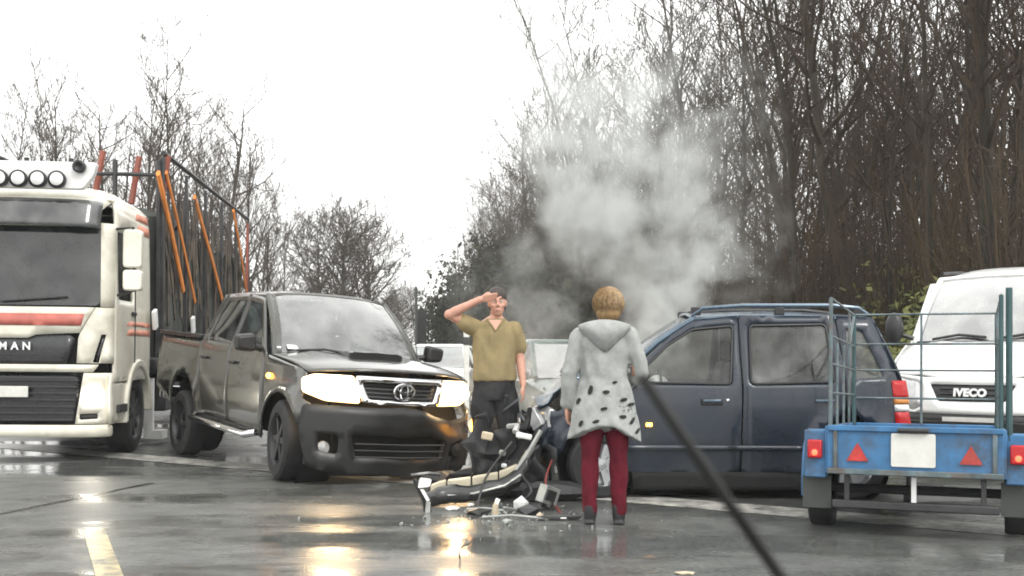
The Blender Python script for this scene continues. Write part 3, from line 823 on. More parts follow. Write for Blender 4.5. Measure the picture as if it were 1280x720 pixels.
def build_lorry():
    X0, Y0, TH = -5.98, 13.5, R(5)
    t = thing('lorry', 'white lorry cab with red band and four roof lamps, carrying a tall dark covered load', 'lorry', (X0, Y0, 0), (R(-.6), 0, TH - R(90)))
    HW = 1.20
    def F(y, z):
        x = -.20 * (abs(y) / HW) ** 8
        if z > 1.85: x -= (z - 1.85) * .10
        if z > 2.85: x -= (z - 2.85) ** 2 * .5
        return x
    def face(name, poly, m, holes=(), push=0, parent=t, step=.12, thick=.025):
        return MB().patch(poly, lambda y, z: (F(y, z) + push, y, z), step, holes, (1, 0, 0)).build(name, m, parent, thick)
    face('lower_bumper', round_poly([(-HW, .30), (HW, .30), (HW, .445), (-HW, .445)], .04), 'lorry_white', push=.05)
    lg = face('lower_grille', [(-.80, .45), (.80, .45), (.88, 1.06), (-.88, 1.06)], 'lorry_black', push=-.05)
    for k in range(7):
        z = .50 + .078 * k; hw = .80 + .08 * (z - .45) / .61
        MB().box((-.015, 0, z), (.03, hw * 1.93, .03)).build('grille_bar', 'black_plastic', lg, bevel=.008)
    MB().box((.03, 0, .835), (.02, .54, .13)).build('number_plate', 'plate_blank', t, bevel=.006)
    face('grille_strip', [(-1.0, 1.07), (1.0, 1.07), (1.06, 1.16), (-1.06, 1.16)], 'lorry_white', push=.03)
    ug = face('upper_grille', round_poly([(-.70, 1.17), (.70, 1.17), (.80, 1.46), (.72, 1.52), (.35, 1.50), (.25, 1.46), (-.25, 1.46), (-.35, 1.50), (-.72, 1.52), (-.80, 1.46)], .03), 'lorry_black', push=.015)
    for k in range(2):
        MB().box((.035, 0, 1.21 + .06 * k), (.02, 1.34, .02)).build('grille_bar', 'black_plastic', ug)
    lettering('lettering', 'MAN', .125, (.05, .12, 1.37), (R(90), 0, R(90)), 'chrome', t, .012, 1.7, bold=.004)
    for s in (-1, 1):
        hl = round_poly([(s * .88, .70), (s * 1.06, .71), (s * 1.07, .88), (s * .88, .88)], .05)
        slot = round_poly([(s * .86, .505), (s * 1.06, .515), (s * 1.06, .58), (s * .86, .575)], .02)
        face('bumper_corner', [(s * .81, .455), (s * HW, .455), (s * HW, 1.06), (s * .90, 1.06)], 'lorry_white', [hl, slot], .04)
        o = face('headlight', hl, 'dark_steel', push=.015)
        MB().lathe([(.095, 0), (.08, .02), (.001, .035)], 18, (F(.97, .8) + .035, s * .97, .79), 'X').build('bulb', 'lorry_lamp', o)
        MB().patch([(-.07, .45), (-.07, 1.06), (-.32, 1.04), (-.32, .45)], lambda x, z: (x, s * (HW - .012), z), .2, (), (0, s, 0)).build('corner_side', 'lorry_white', t, .02)
        face('fog_slot', slot, 'dark_steel', push=.015)
        sl = [(s * .99, 1.18), (s * 1.06, 1.18), (s * 1.13, 1.52), (s * 1.08, 1.52)]
        face('corner_panel', [(s * .815, 1.175), (s * HW, 1.175), (s * HW, 1.84), (s * 1.02, 1.84), (s * .85, 1.53), (s * .83, 1.46)], 'lorry_white', [sl], .02)
        face('air_slot', sl, 'lorry_black', push=-.03)
        face('windscreen_pillar', [(s * 1.07, 1.85), (s * HW, 1.85), (s * HW, 2.86), (s * 1.04, 2.86)], 'lorry_white', push=.015)
    face('front_panel', [(-1.01, 1.84), (1.01, 1.84), (.845, 1.535), (.70, 1.53), (.35, 1.51), (.25, 1.47), (-.25, 1.47), (-.35, 1.51), (-.70, 1.53), (-.845, 1.535)], 'lorry_white', push=.02)
    face('red_band', [(-.92, 1.62), (.86, 1.62), (.90, 1.76), (-.94, 1.76)], 'lorry_red', push=.028, thick=.004)
    face('windscreen', round_poly([(-1.06, 1.86), (1.06, 1.86), (1.03, 2.80), (-1.03, 2.80)], .08), 'lorry_windscreen', push=0, thick=0)
    for a, b in ((-.85, -.15), (-.05, .70)):
        MB().tube([(F(a, 1.9) + .04, a, 1.90), (F(b, 1.97) + .04, b, 1.96)], .014, 5).build('wiper', 'black_plastic', t)
    face('header', [(-1.03, 2.81), (1.03, 2.81), (1.02, 3.0), (HW * .97, 3.16), (-HW * .97, 3.16), (-1.02, 3.0)], 'lorry_white', push=.01)
    def vis(u, v):
        k = 2 * u - 1; return (F(k * 1.08, 2.9) + .10 + .14 * (1 - v) , k * 1.08, 2.80 + .33 * v - .02 * k * k)
    MB().grid(vis, 14, 5).build('sun_visor', 'visor', t, .012)
    # roof
    def S(x, z): return HW - max(0, z - 2.9) ** 2 * .5 - .02 * max(0, z - 1.9)
    def roof(u, v):
        k = 2 * u - 1; x = -.10 - 1.95 * v
        zc = 3.17 + .30 * min(1, v * 1.8) ** .6 * (1 - .2 * v)
        return V((x + F(0, 3.1) + .05 * (1 - k * k), k * S(x, 3.17), 3.15 + (zc - 3.15) * (1 - abs(k) ** 5)))
    MB().grid(roof, 18, 14).build('roof', 'lorry_white', t, .02)
    # light bar
    lb = MB().prism(round_poly([(-1.16, 3.24), (.86, 3.24), (.98, 3.40), (1.02, 3.56), (-1.16, 3.56)], .04), lambda y, z: (-.12, y, z), lambda y, z: (.0, y, z)).build('roof_light_bar', 'white_plate', t, recalc=True, bevel=.01)
    for k in range(6):
        y = .58 - k * .22
        o = MB().lathe([(.001, 0), (.098, .0), (.105, .07), (.09, .085)], 20, (.0, y, 3.34), 'X').lathe([(.083, .06), (.001, .075)], 20, (0, y, 3.34), 'X').build('roof_lamp', 'black_plastic', lb)
    for k in range(6):
        y = .58 - k * .22
        MB().lathe([(.078, .08), (.06, .092), (.001, .096)], 18, (.0, y, 3.345), 'X').build('lamp_glass', 'white_plate', lb)
    MB().lathe([(.07, -.1), (.075, .05), (.055, .06), (.001, .02)], 16, (.02, .83, 3.50), 'X').build('horn', 'black_plastic', lb)
    # cab sides
    for s in (-1, 1):
        win = round_poly([(-.36, 1.95), (-.34, 2.78), (-1.12, 2.80), (-1.14, 1.95)], .05)
        arch = arc(-1.40, .52, .66, 0, 180, 12)
        sd = MB().patch([(-.20, .95), (-.20, 1.84), (-.28, 2.9), (-.32, 3.16), (-2.06, 3.16), (-2.06, 1.1), (-2.02, .95)], lambda x, z: (x, s * S(x, z), z), .14, [win], (0, s, 0)).build('cab_side', 'lorry_white', t, .03)
        MB().patch(win, lambda x, z: (x, s * (S(x, z) - .02), z), .2, (), (0, s, 0)).build('window', 'side_glass', sd)
        for z0, z1, m in ((2.86, 2.98, 'lorry_salmon'), (3.03, 3.13, 'lorry_salmon'), (1.52, 1.60, 'lorry_salmon'), (1.64, 1.70, 'lorry_salmon')):
            x0 = -1.3 if z0 > 2 else -.75
            MB().patch([(x0, z0), (x0 - .15, z1), (-2.04, z1), (-2.04, z0)], lambda x, z: (x, s * (S(x, z) + .004), z), .2, (), (0, s, 0)).build('side_stripe', m, sd, .003)
        MB().box((-1.19, s * (HW + .005), 2.0), (.02, .012, 1.7)).build('door_gap', 'black_plastic', sd)
        MB().box((-1.08, s * (HW + .02), 1.80), (.18, .03, .05)).build('door_handle', 'black_plastic', sd, bevel=.01)
        # step and mudguard
        MB().box((-.55, s * (HW - .08), .70), (.62, .14, .48)).build('cab_step', 'lorry_white', t, bevel=.03)
        MB().box((-.55, s * (HW - .0), .62), (.40, .06, .10)).build('step_tread', 'dark_steel', t, bevel=.01)
        g = MB()
        for a0, a1 in ((-8, 180),):
            P = arc(-1.42, .52, .70, a0, a1, 16)
            g.rings([[V((x, s * (HW - .34), z)), V((x, s * (HW + .03), z)), V((-1.42 + (x + 1.42) * .86, s * (HW + .03), .52 + (z - .52) * .86)), V((-1.42 + (x + 1.42) * .86, s * (HW - .34), .52 + (z - .52) * .86))] for x, z in P])
        g.build('mudguard', 'lorry_white', t, recalc=True, bevel=.02)
        wheel(t, (-1.42, s * 1.02, .52), .52, .30, s, 'dark_steel', 10)
        wheel(t, (-6.6, s * .95, .52), .52, .55, s, 'dark_steel', 10)
        wheel(t, (-7.95, s * .95, .52), .52, .55, s, 'dark_steel', 10)
        # mirrors
        ma = MB().tube([(-.28, s * (HW - .02), 2.80), (-.20, s * (HW + .20), 2.82), (-.20, s * (HW + .22), 2.05), (-.3, s * (HW), 2.0)], .018, 6).build('mirror_arm', 'black_plastic', t)
        mf = lambda zc, h: MB().prism(round_poly([(s * (HW + .09), zc - h / 2), (s * (HW + .31), zc - h / 2), (s * (HW + .31), zc + h / 2), (s * (HW + .09), zc + h / 2)], .05), lambda y, z: (-.30, y, z), lambda y, z: (-.16, y, z)).build('mirror', 'lorry_white', ma, recalc=True, bevel=.02)
        mf(2.56, .46); mf(2.18, .25)
    # cab back, floor and interior
    MB().box((-2.04, 0, 2.05), (.05, 2.3, 2.2)).build('cab_back', 'lorry_black', t)
    MB().box((-1.1, 0, 1.2), (1.7, 2.2, .35)).box((-.16, 0, 1.45), (.1, 2.0, .7)).build('cab_floor', 'underside', t)
    for s in (-1, 1):
        q = MB(); q.box((-1.15, s * .62, 1.72), (.5, .52, .2)); q.box((-1.42, s * .62, 2.1), (.14, .5, .7)); q.box((-1.45, s * .62, 2.55), (.1, .28, .18)); q.build('seat', 'seat_cloth', t, bevel=.04)
    MB().box((-.42, 0, 1.78), (.4, 2.1, .2)).build('dashboard', 'interior', t, bevel=.05)
    MB().box((-.20, 0, .62), (.14, 1.9, .5)).build('bumper_beam', 'underside', t)
    # chassis
    q = MB()
    for s in (-1, 1): q.box((-5.2, s * .42, .88), (9.2, .12, .26))
    q.box((-2.6, 0, .8), (.5, 1.8, .5)).box((-5, 0, .62), (6.5, .9, .3)); q.build('chassis', 'underside', t)
    MB().box((-3.6, HW - .25, .70), (1.0, .5, .5)).build('side_locker', 'dark_steel', t, bevel=.03)
    MB().box((-2.50, HW - .10, .52), (.10, .12, .85)).box((-2.50, HW + .05, .16), (.34, .14, .12)).build('mudflap', 'white_plate', t)
    # load bed, frame and cover
    MB().box((-6.6, 0, 1.15), (8.6, 2.46, .16)).build('load_bed', 'dark_steel', t, bevel=.02)
    def cover(s):
        def fn(u, v):
            x = -2.60 - 8.2 * u; top = 3.15 + .35 * mn.noise(V((x * .9, 3, s))) + .25 * mn.noise(V((x * 2.7, 8, s))); z = 1.23 + (top - 1.23) * v
            return V((x, s * (1.15 + .05 * sin(x * 9 + 2 * sin(z)) * (1 - v * .4) + .06 * mn.noise(V((x * 2, z, s)))), z))
        return fn
    tp = MB(); tp.grid(cover(1), 90, 10); tp.grid(cover(-1), 90, 10)
    tp.grid(lambda u, v: V((-2.6, -1.15 + 2.3 * u, 1.23 + 2.0 * v)), 6, 6)
    tp.grid(lambda u, v: cover(1)(u, 1).lerp(cover(-1)(u, 1), v) + V((0, 0, .25 * sin(pi * v) + .2 * mn.noise(V((u * 20, v * 5, 0))))), 60, 6)
    tp.build('load_cover', 'tarp', t)
    rr = random.Random(12); tw = MB()            # thin poles and rods standing out of the load, too many to pick apart
    for k in range(110):
        x = -2.8 - 7.8 * rr.random(); y = 1.1 * (2 * rr.random() - 1); z0 = 1.6 + 1.2 * rr.random(); ln = 1.2 + 1.5 * rr.random(); lean = rr.gauss(.12, .12)
        p0 = V((x, y if rr.random() < .5 else (1.19 + .04 * rr.random()), z0)); p1 = p0 + V((lean * ln, rr.gauss(0, .06) - .02, min(ln, 3.75 - z0)))
        tw.tube([p0, p0.lerp(p1, .5) + V((rr.gauss(0, .03), 0, 0)), p1], [.022, .018, .010], 4)
    props(tw.build('load_rods', 'wreck_rod', t), kind='stuff')
    for k in range(6):
        x = -2.55 - 1.66 * k
        for s in (-1, 1):
            MB().box((x, s * 1.25, 2.68), (.05, .05, 2.75)).build('stake', 'frame_red' if k == 5 else 'dark_steel', t, bevel=.008)
    for s in (-1, 1):
        MB().tube([(-2.55, s * 1.25, 4.12), (-10.9, s * 1.25, 4.15)], .035, 6).build('top_rail', 'black_plastic', t)
    hb = MB()
    for y in (-1.2, -.6, 0, .6, 1.2): hb.tube([(-2.5, y, 1.3), (-2.5, y, 4.0)], .035, 6)
    hb.tube([(-2.5, -1.2, 3.8), (-2.5, 1.2, 3.8)], .03, 6)
    hb.build('headboard', 'dark_steel', t)
    for y, z0, z1 in ((1.2, 3.3, 4.10), (.80, 3.4, 4.08), (.3, 3.5, 4.15)): MB().tube([(-2.6, y, z0), (-2.7, y + .08, z1)], .045, 6).build('pole', 'frame_red', t)
    # orange straps slanting down the near side of the cover: solve where a pixel meets that side
    def side_x(px):
        lo, hi = 0.0, 14.0
        f = lambda d: 640 + FPX * (X0 - d * sin(TH) + 1.29 * cos(TH)) / (Y0 + d * cos(TH) + 1.29 * sin(TH))
        for _ in range(50):
            m_ = (lo + hi) / 2
            if f(m_) < px: lo = m_
            else: hi = m_
        d = lo; return d, Y0 + d * cos(TH) + 1.29 * sin(TH)
    for (ax, ay), (bx, by), wd in (((194, 215), (227, 362), .060), ((204, 214), (242, 376), .040), ((240, 245), (281, 392), .050), ((289, 262), (306, 362), .045)):
        d0, y0 = side_x(ax); d1, y1 = side_x(bx)
        p0 = V((-d0, 1.29, EYE + (HORIZON - ay) * y0 / FPX)); p1 = V((-d1, 1.29, EYE + (HORIZON - by) * y1 / FPX))
        MB().tube([p0, p0.lerp(p1, .5) + V((0, .01, 0)), p1], wd, 8, flat=.5, up=(0, 1, 0)).build('strap', 'strap_orange', t)
    for px, py in ((191, 398), (239, 405)):
        d0, y0 = side_x(px)
        MB().box((-d0, 1.30, EYE + (HORIZON - py) * y0 / FPX), (.16, .05, .26), M4.Rotation(R(18), 3, 'Y')).build('strap_buckle', 'white_plate', t, bevel=.01)
    return t
build_lorry()
# ---------------------------------------------------------------- the crashed blue car
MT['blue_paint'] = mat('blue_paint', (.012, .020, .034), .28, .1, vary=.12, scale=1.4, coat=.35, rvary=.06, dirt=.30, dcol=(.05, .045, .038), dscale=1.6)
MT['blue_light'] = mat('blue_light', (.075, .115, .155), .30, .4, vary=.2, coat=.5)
MT['window_clear'] = glass('window_clear', (.82, .85, .82), .11, .9)  # film also lightens the pane like smoke showing through
MT['window_tint'] = glass('window_tint', (.50, .52, .46), .15, 1.0)
MT['tail_red'] = glow('tail_red', (1, .02, .02), .04, (.40, .008, .010))
MT['tail_lit'] = glow('tail_lit', (1, .10, .04), 3, (.5, .01, .015))
MT['amber_lens'] = mat('amber_lens', (.55, .20, .03), .2, vary=.1, coat=.5)
MT['reflector_red'] = mat('reflector_red', (.45, .035, .028), .4, vary=.35, scale=14, dirt=.5, dscale=8)
MT['wreck_metal'] = mat('wreck_metal', (.10, .105, .11), .45, .7, vary=.6, scale=9)
MT['shard_pale'] = mat('shard_pale', (.42, .42, .40), .5, vary=.3)
MT['wreck_dark'] = mat('wreck_dark', (.02, .021, .022), .6, vary=.5, scale=9)

def build_blue_car():
    A = R(177)
    t = thing('crashed_car', 'dark blue high roofed hatchback stopped sideways with a crumpled smoking front', 'car', (1.80, 10.90, 0), (0, 0, A))
    AX, BX, WZ, AR = 1.06, -1.21, .30, .385
    def S(x, z):
        y = .825
        y -= .24 * soft(z - 1.02) + .25 * max(0, z - 1.45) ** 2
        if z < .5: y -= .12 * (.5 - z)
        y += .014 * sin((z - .4) * 4.4)
        if x > 1.0: y -= .22 * (x - 1.0) ** 2
        if x < -1.3: y -= .35 * (x + 1.3) ** 2
        for ax in (AX, BX):
            r = math.hypot(x - ax, z - WZ); y += .028 * math.exp(-((r - AR - .01) / .07) ** 2)
        return y
    cr = crumple(.10, 3.0, 4)
    def side(name, poly, s, m='blue_paint', holes=(), parent=t, inset=0, step=.07, thick=.018, mod=None):
        fn = lambda x, z: (x, s * (S(x, z) - inset), z)
        g = (lambda x, z: mod(V(fn(x, z)))) if mod else fn
        return MB().patch(poly, g, step, holes, (0, s, 0)).build(name, m, parent, thick)
    for s in (-1, 1):
        bend = lambda p: cr(p, max(0, min(1.3, (p.x - .80) * 1.7))) + V((-max(0, p.x - 1.0) * .22, 0, -max(0, p.x - 1.1) * .12))
        side('front_fender', [(.82, .22), (.84, .96), (1.2, .92), (1.62, .82), (1.70, .62), (1.62, .45)] + arc(AX, WZ, AR, 20, 180, 10) + [(.675, .22)][:0], s, mod=bend, step=.06)
        wf = round_poly([(.72, 1.035), (.62, 1.13), (.38, 1.36), (.16, 1.50), (-.20, 1.535), (-.165, 1.02)], .035)
        d = side('front_door', [(.81, .24), (.83, .99), (.60, 1.215), (.34, 1.455), (.13, 1.59), (-.245, 1.625), (-.265, 1.0), (-.25, .24)], s, holes=[wf])
        side('window', wf, s, 'window_clear', parent=d, inset=.014, thick=0)
        fr = resample(wf, .05); pts = [V((x, s * (S(x, z) + .002), z)) for x, z in fr]
        MB().tube(pts + [pts[0]], .011, 5, caps=False).build('window_seal', 'black_plastic', d)
        MB().box((.0, s * (S(0, .86) + .012), .862), (.19, .022, .062)).build('handle_recess', 'black_plastic', d, bevel=.012)
        MB().box((.0, s * (S(0, .86) + .03), .872), (.16, .022, .026)).build('handle', 'blue_light', d, bevel=.008)
        MB().lathe([(.018, 0), (.012, .008), (.001, .01)], 12, (-.14, s * S(-.14, .87), .875), 'Y').build('lock', 'chrome', d)
        wr = round_poly([(-.345, 1.02), (-.35, 1.535), (-1.02, 1.545), (-1.07, 1.04)], .045)
        d = side('rear_door', [(-.262, .24), (-.278, 1.0), (-.255, 1.625), (-1.10, 1.62), (-1.16, 1.1), (-1.16, .80), (-.93, .58)] + [(-.84, .42), (-.82, .24)], s, holes=[wr])
        side('window', wr, s, 'window_tint', parent=d, inset=.014, thick=0)
        fr = resample(wr, .06); pts = [V((x, s * (S(x, z) + .002), z)) for x, z in fr]
        MB().tube(pts + [pts[0]], .011, 5, caps=False).build('window_seal', 'black_plastic', d)
        MB().box((-.98, s * (S(-.98, .87) + .02), .872), (.17, .022, .026)).build('handle', 'blue_light', d, bevel=.008)
        q = round_poly([(-1.21, 1.06), (-1.19, 1.50), (-1.33, 1.49), (-1.50, 1.08)], .035)
        side('rear_quarter', [(-1.17, .82), (-1.17, 1.1), (-1.11, 1.62), (-1.42, 1.605), (-1.53, 1.34), (-1.66, 1.02), (-1.70, .70), (-1.68, .38), (-1.58, .30)] + arc(BX, WZ, AR, 0, 122, 9), s, holes=[q])
        side('quarter_window', q, s, 'window_tint', inset=.012, thick=0)
        side('lower_moulding', [(.78, .43), (.80, .475), (-.80, .475), (-.79, .43)], s, 'blue_paint', inset=-.012)
        side('sill', [(.68, .085), (.70, .238), (-.83, .238), (-.81, .085)], s, 'underside')
        MB().box((.55, s * (S(.55, .7) + .01), .66), (.05, .012, .03)).build('side_repeater', 'amber_on', t)
        # tail lamp column
        xl = lambda z: -1.60 + .09 * (z - .66)
        tl = None
        for z0, z1, m in ((.66, .775, 'tail_red'), (.78, .84, 'lamp_lens'), (.845, .90, 'amber_lens'), (.905, 1.05, 'tail_red')):
            q_ = MB().patch(round_poly([(xl(z0), z0), (xl(z1), z1), (xl(z1) - .13, z1), (xl(z0) - .14, z0)], .012), lambda x, z: (x, s * (S(x, z) + .010), z), .04, (), (0, s, 0)).build('tail_lamp' if tl is None else 'lens', m, tl or t, .012)
            tl = tl or q_
        # roof rail
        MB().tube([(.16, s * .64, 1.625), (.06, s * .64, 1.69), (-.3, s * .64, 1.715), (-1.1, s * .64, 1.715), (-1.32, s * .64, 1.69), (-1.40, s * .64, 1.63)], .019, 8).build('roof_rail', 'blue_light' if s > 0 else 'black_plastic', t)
        for x in (.12, -.62, -1.32):
            MB().box((x, s * .64, 1.665), (.09, .03, .075)).build('rail_foot', 'black_plastic', t, bevel=.01)
        m_ = MB().ball((.70, s * .95, 1.07), (.065, .11, .085), 14, 8).build('door_mirror', 'black_plastic', t)
        MB().tube([(.72, s * .80, 1.0), (.71, s * .9, 1.03)], .025, 6).build('mirror_arm', 'black_plastic', m_)
        wheel(t, (AX - .08, s * .72, WZ), .30, .19, s, 'alloy', 7, steer=R(14))
        wheel(t, (BX, s * .74, WZ), .30, .19, s, 'alloy', 7)
        for ax in (AX - .06, BX):
            MB().lathe([(.36, -.12), (.37, .08)], 16, (ax, s * .64, WZ)).lathe([(.36, 0), (.02, .001)], 16, (ax, s * .5, WZ)).build('wheel_liner', 'underside', t)
    # roof
    def roof(u, v):
        k = 2 * u - 1; x = .14 - 1.56 * v; zt = 1.60 + .03 * sin(pi * min(1, v * 1.1)) - .01 * v
        return V((x + .05 * (1 - k * k) * (1 - v), k * S(x, zt), zt + .055 * (1 - abs(k) ** 3)))
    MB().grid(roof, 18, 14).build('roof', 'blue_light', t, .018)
    # windscreen, cracked glass in a bent frame
    def ws(u, v):
        k = 2 * u - 1; b = V((.98 - .12 * k * k, k * .735, .98)); e = V((.18 - .05 * k * k, k * .635, 1.60 + .05 * (1 - abs(k) ** 3)))
        p = b.lerp(e, v); p.x += .04 * sin(pi * v); p.z += .04 * sin(pi * v); return p
    MB().grid(lambda u, v: ws(.04 + .92 * u, .04 + .91 * v), 14, 8).build('windscreen', 'window_clear', t)
    f = MB()
    for k in (-1, 1): f.tube([ws((1 + k) / 2, v) for v in (0, .3, .6, .85, 1)], [.034, .032, .03, .03, .03], 8)
    f.tube([ws(u, 1) for u in (0, .25, .5, .75, 1)], .02, 6)
    f.build('windscreen_surround', 'blue_light', t)
    # hatch
    def hatch(u, v):
        k = 2 * u - 1
        z = .36 + 1.25 * v; x = -1.735 + (max(0, z - .95)) ** 1.25 * .42 + .06 * abs(k) ** 3
        return V((x, k * (S(-1.62 if z < 1.1 else -1.45, z) - .01), z))
    hm = MB()
    hm.grid(lambda u, v: hatch(u, v * .52), 10, 6); hm.grid(lambda u, v: hatch(u, .93 + .07 * v), 10, 2)
    for a in (0, .88): hm.grid(lambda u, v: hatch(a + .12 * u, .52 + .41 * v), 2, 5)
    hm.build('hatch', 'blue_paint', t, .02, off=0)
    MB().grid(lambda u, v: hatch(.12 + .76 * u, .52 + .41 * v), 8, 5).build('rear_window', 'window_tint', t)
    MB().grid(lambda u, v: V((-1.76 + .10 * abs(2 * u - 1) ** 3, (2 * u - 1) * .80, .26 + .24 * v)), 10, 3).build('rear_bumper', 'black_plastic', t, .06)
    # floor and interior
    MB().box((-.2, 0, .17), (2.6, 1.35, .18)).box((.72, 0, .55), (.10, 1.4, .75)).box((-.4, 0, .40), (1.9, 1.35, .2)).build('floor_pan', 'underside', t)
    for s in (-1, 1):
        q = MB(); q.box((.05, s * .36, .60), (.5, .48, .18)); q.box((-.22, s * .36, .92), (.13, .46, .58), M4.Rotation(R(-10), 3, 'Y')); q.build('seat', 'seat_cloth', t, bevel=.05)
        MB().box((-.29, s * .36, 1.30), (.10, .25, .20)).build('headrest', 'seat_cloth', t, bevel=.05)
    MB().box((-.95, 0, .80), (.14, 1.25, .62), M4.Rotation(R(-12), 3, 'Y')).build('rear_seat', 'seat_cloth', t, bevel=.05)
    MB().box((.62, 0, .90), (.30, 1.36, .18)).build('dashboard', 'interior', t, bevel=.05)
    MB().lathe([(.17, -.012), (.185, 0), (.17, .012), (.155, 0), (.17, -.012)], 18, (0, 0, 0), 'X').build('steering_wheel', 'interior', t).location = (.42, .36, .98)
    # the inflated airbag slumped over the wheel
    MB().ball((.44, .36, .98), (.11, .17, .11), 14, 10).build('airbag', 'white_plate', t)
    # ruined front: buckled bonnet, torn lamps, radiator, pipes
    c2 = crumple(.13, 2.6, 9)
    def hood(u, v):
        k = 2 * u - 1; x = .93 + .66 * v; z = .99 - .10 * v + .20 * math.exp(-((v - .42) / .20) ** 2) * (1 - .4 * k * k) - .26 * max(0, v - .6)
        return c2(V((x, k * (S(min(x, 1.4), .9) - .03), z)), .25 + v)
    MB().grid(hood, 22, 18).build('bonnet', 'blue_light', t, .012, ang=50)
    c3 = crumple(.16, 3.5, 15)
    wm = MB(); rr = random.Random(3)
    wm.grid(lambda u, v: c3(V((1.50 - .06 * u, -.62 + 1.24 * u, .38 + .42 * v)), 1), 14, 6)
    wm.build('radiator', 'wreck_dark', t, .05, ang=30)
    for k in range(16):
        p = V((1.42 + .30 * rr.random(), -.72 + 1.5 * rr.random(), .28 + .50 * rr.random()))
        pts = [p]
        for q in range(4): pts.append(pts[-1] + V((rr.gauss(0, .07), rr.gauss(0, .12), rr.gauss(0, .08))))
        MB().tube(pts, .010 + .016 * rr.random(), 6).build('bent_pipe', 'wreck_metal' if k % 5 else 'shard_pale', t)
    for k in range(14):
        p = V((1.45 + .28 * rr.random(), -.70 + 1.5 * rr.random(), .30 + .50 * rr.random()))
        M_ = M4.Rotation(rr.random() * 6, 3, V((rr.gauss(0, 1), rr.gauss(0, 1), rr.gauss(0, 1))).normalized())
        MB().box(p, (.05 + .16 * rr.random(), .04 + .12 * rr.random(), .02 + .05 * rr.random()), M_).build('torn_bracket', ('wreck_metal', 'wreck_dark', 'blue_light', 'lamp_lens')[k % 4], t, bevel=.006)
    MB().box((1.25, 0, .50), (.5, .8, .45)).build('engine', 'wreck_dark', t, bevel=.05)
    c4 = crumple(.09, 4, 22)
    for s in (-1, 1):
        MB().patch(round_poly([(s * .42, .80), (s * .74, .78), (s * .76, .60), (s * .45, .62)], .04), lambda y, z: c4(V((1.62 - .25 * (abs(y) / .8) ** 2, y, z)), 1), .05, (), (1, 0, 0)).build('broken_headlamp', 'lamp_lens', t, .05)
    MB().grid(lambda u, v: c4(V((1.66 - .28 * abs(2 * u - 1) ** 2.2, (2 * u - 1) * .80, .16 + .30 * v)), 1), 18, 5).build('torn_bumper', 'wreck_dark', t, .03)
    return t
build_blue_car()

# ---------------------------------------------------------------- the white van on the right
MT['van_white'] = mat('van_white', (.80, .81, .80), .25, vary=.05, scale=1.2, coat=.6)
MT['van_glass'] = glass('van_glass', (.50, .62, .58), .30, 7.5)

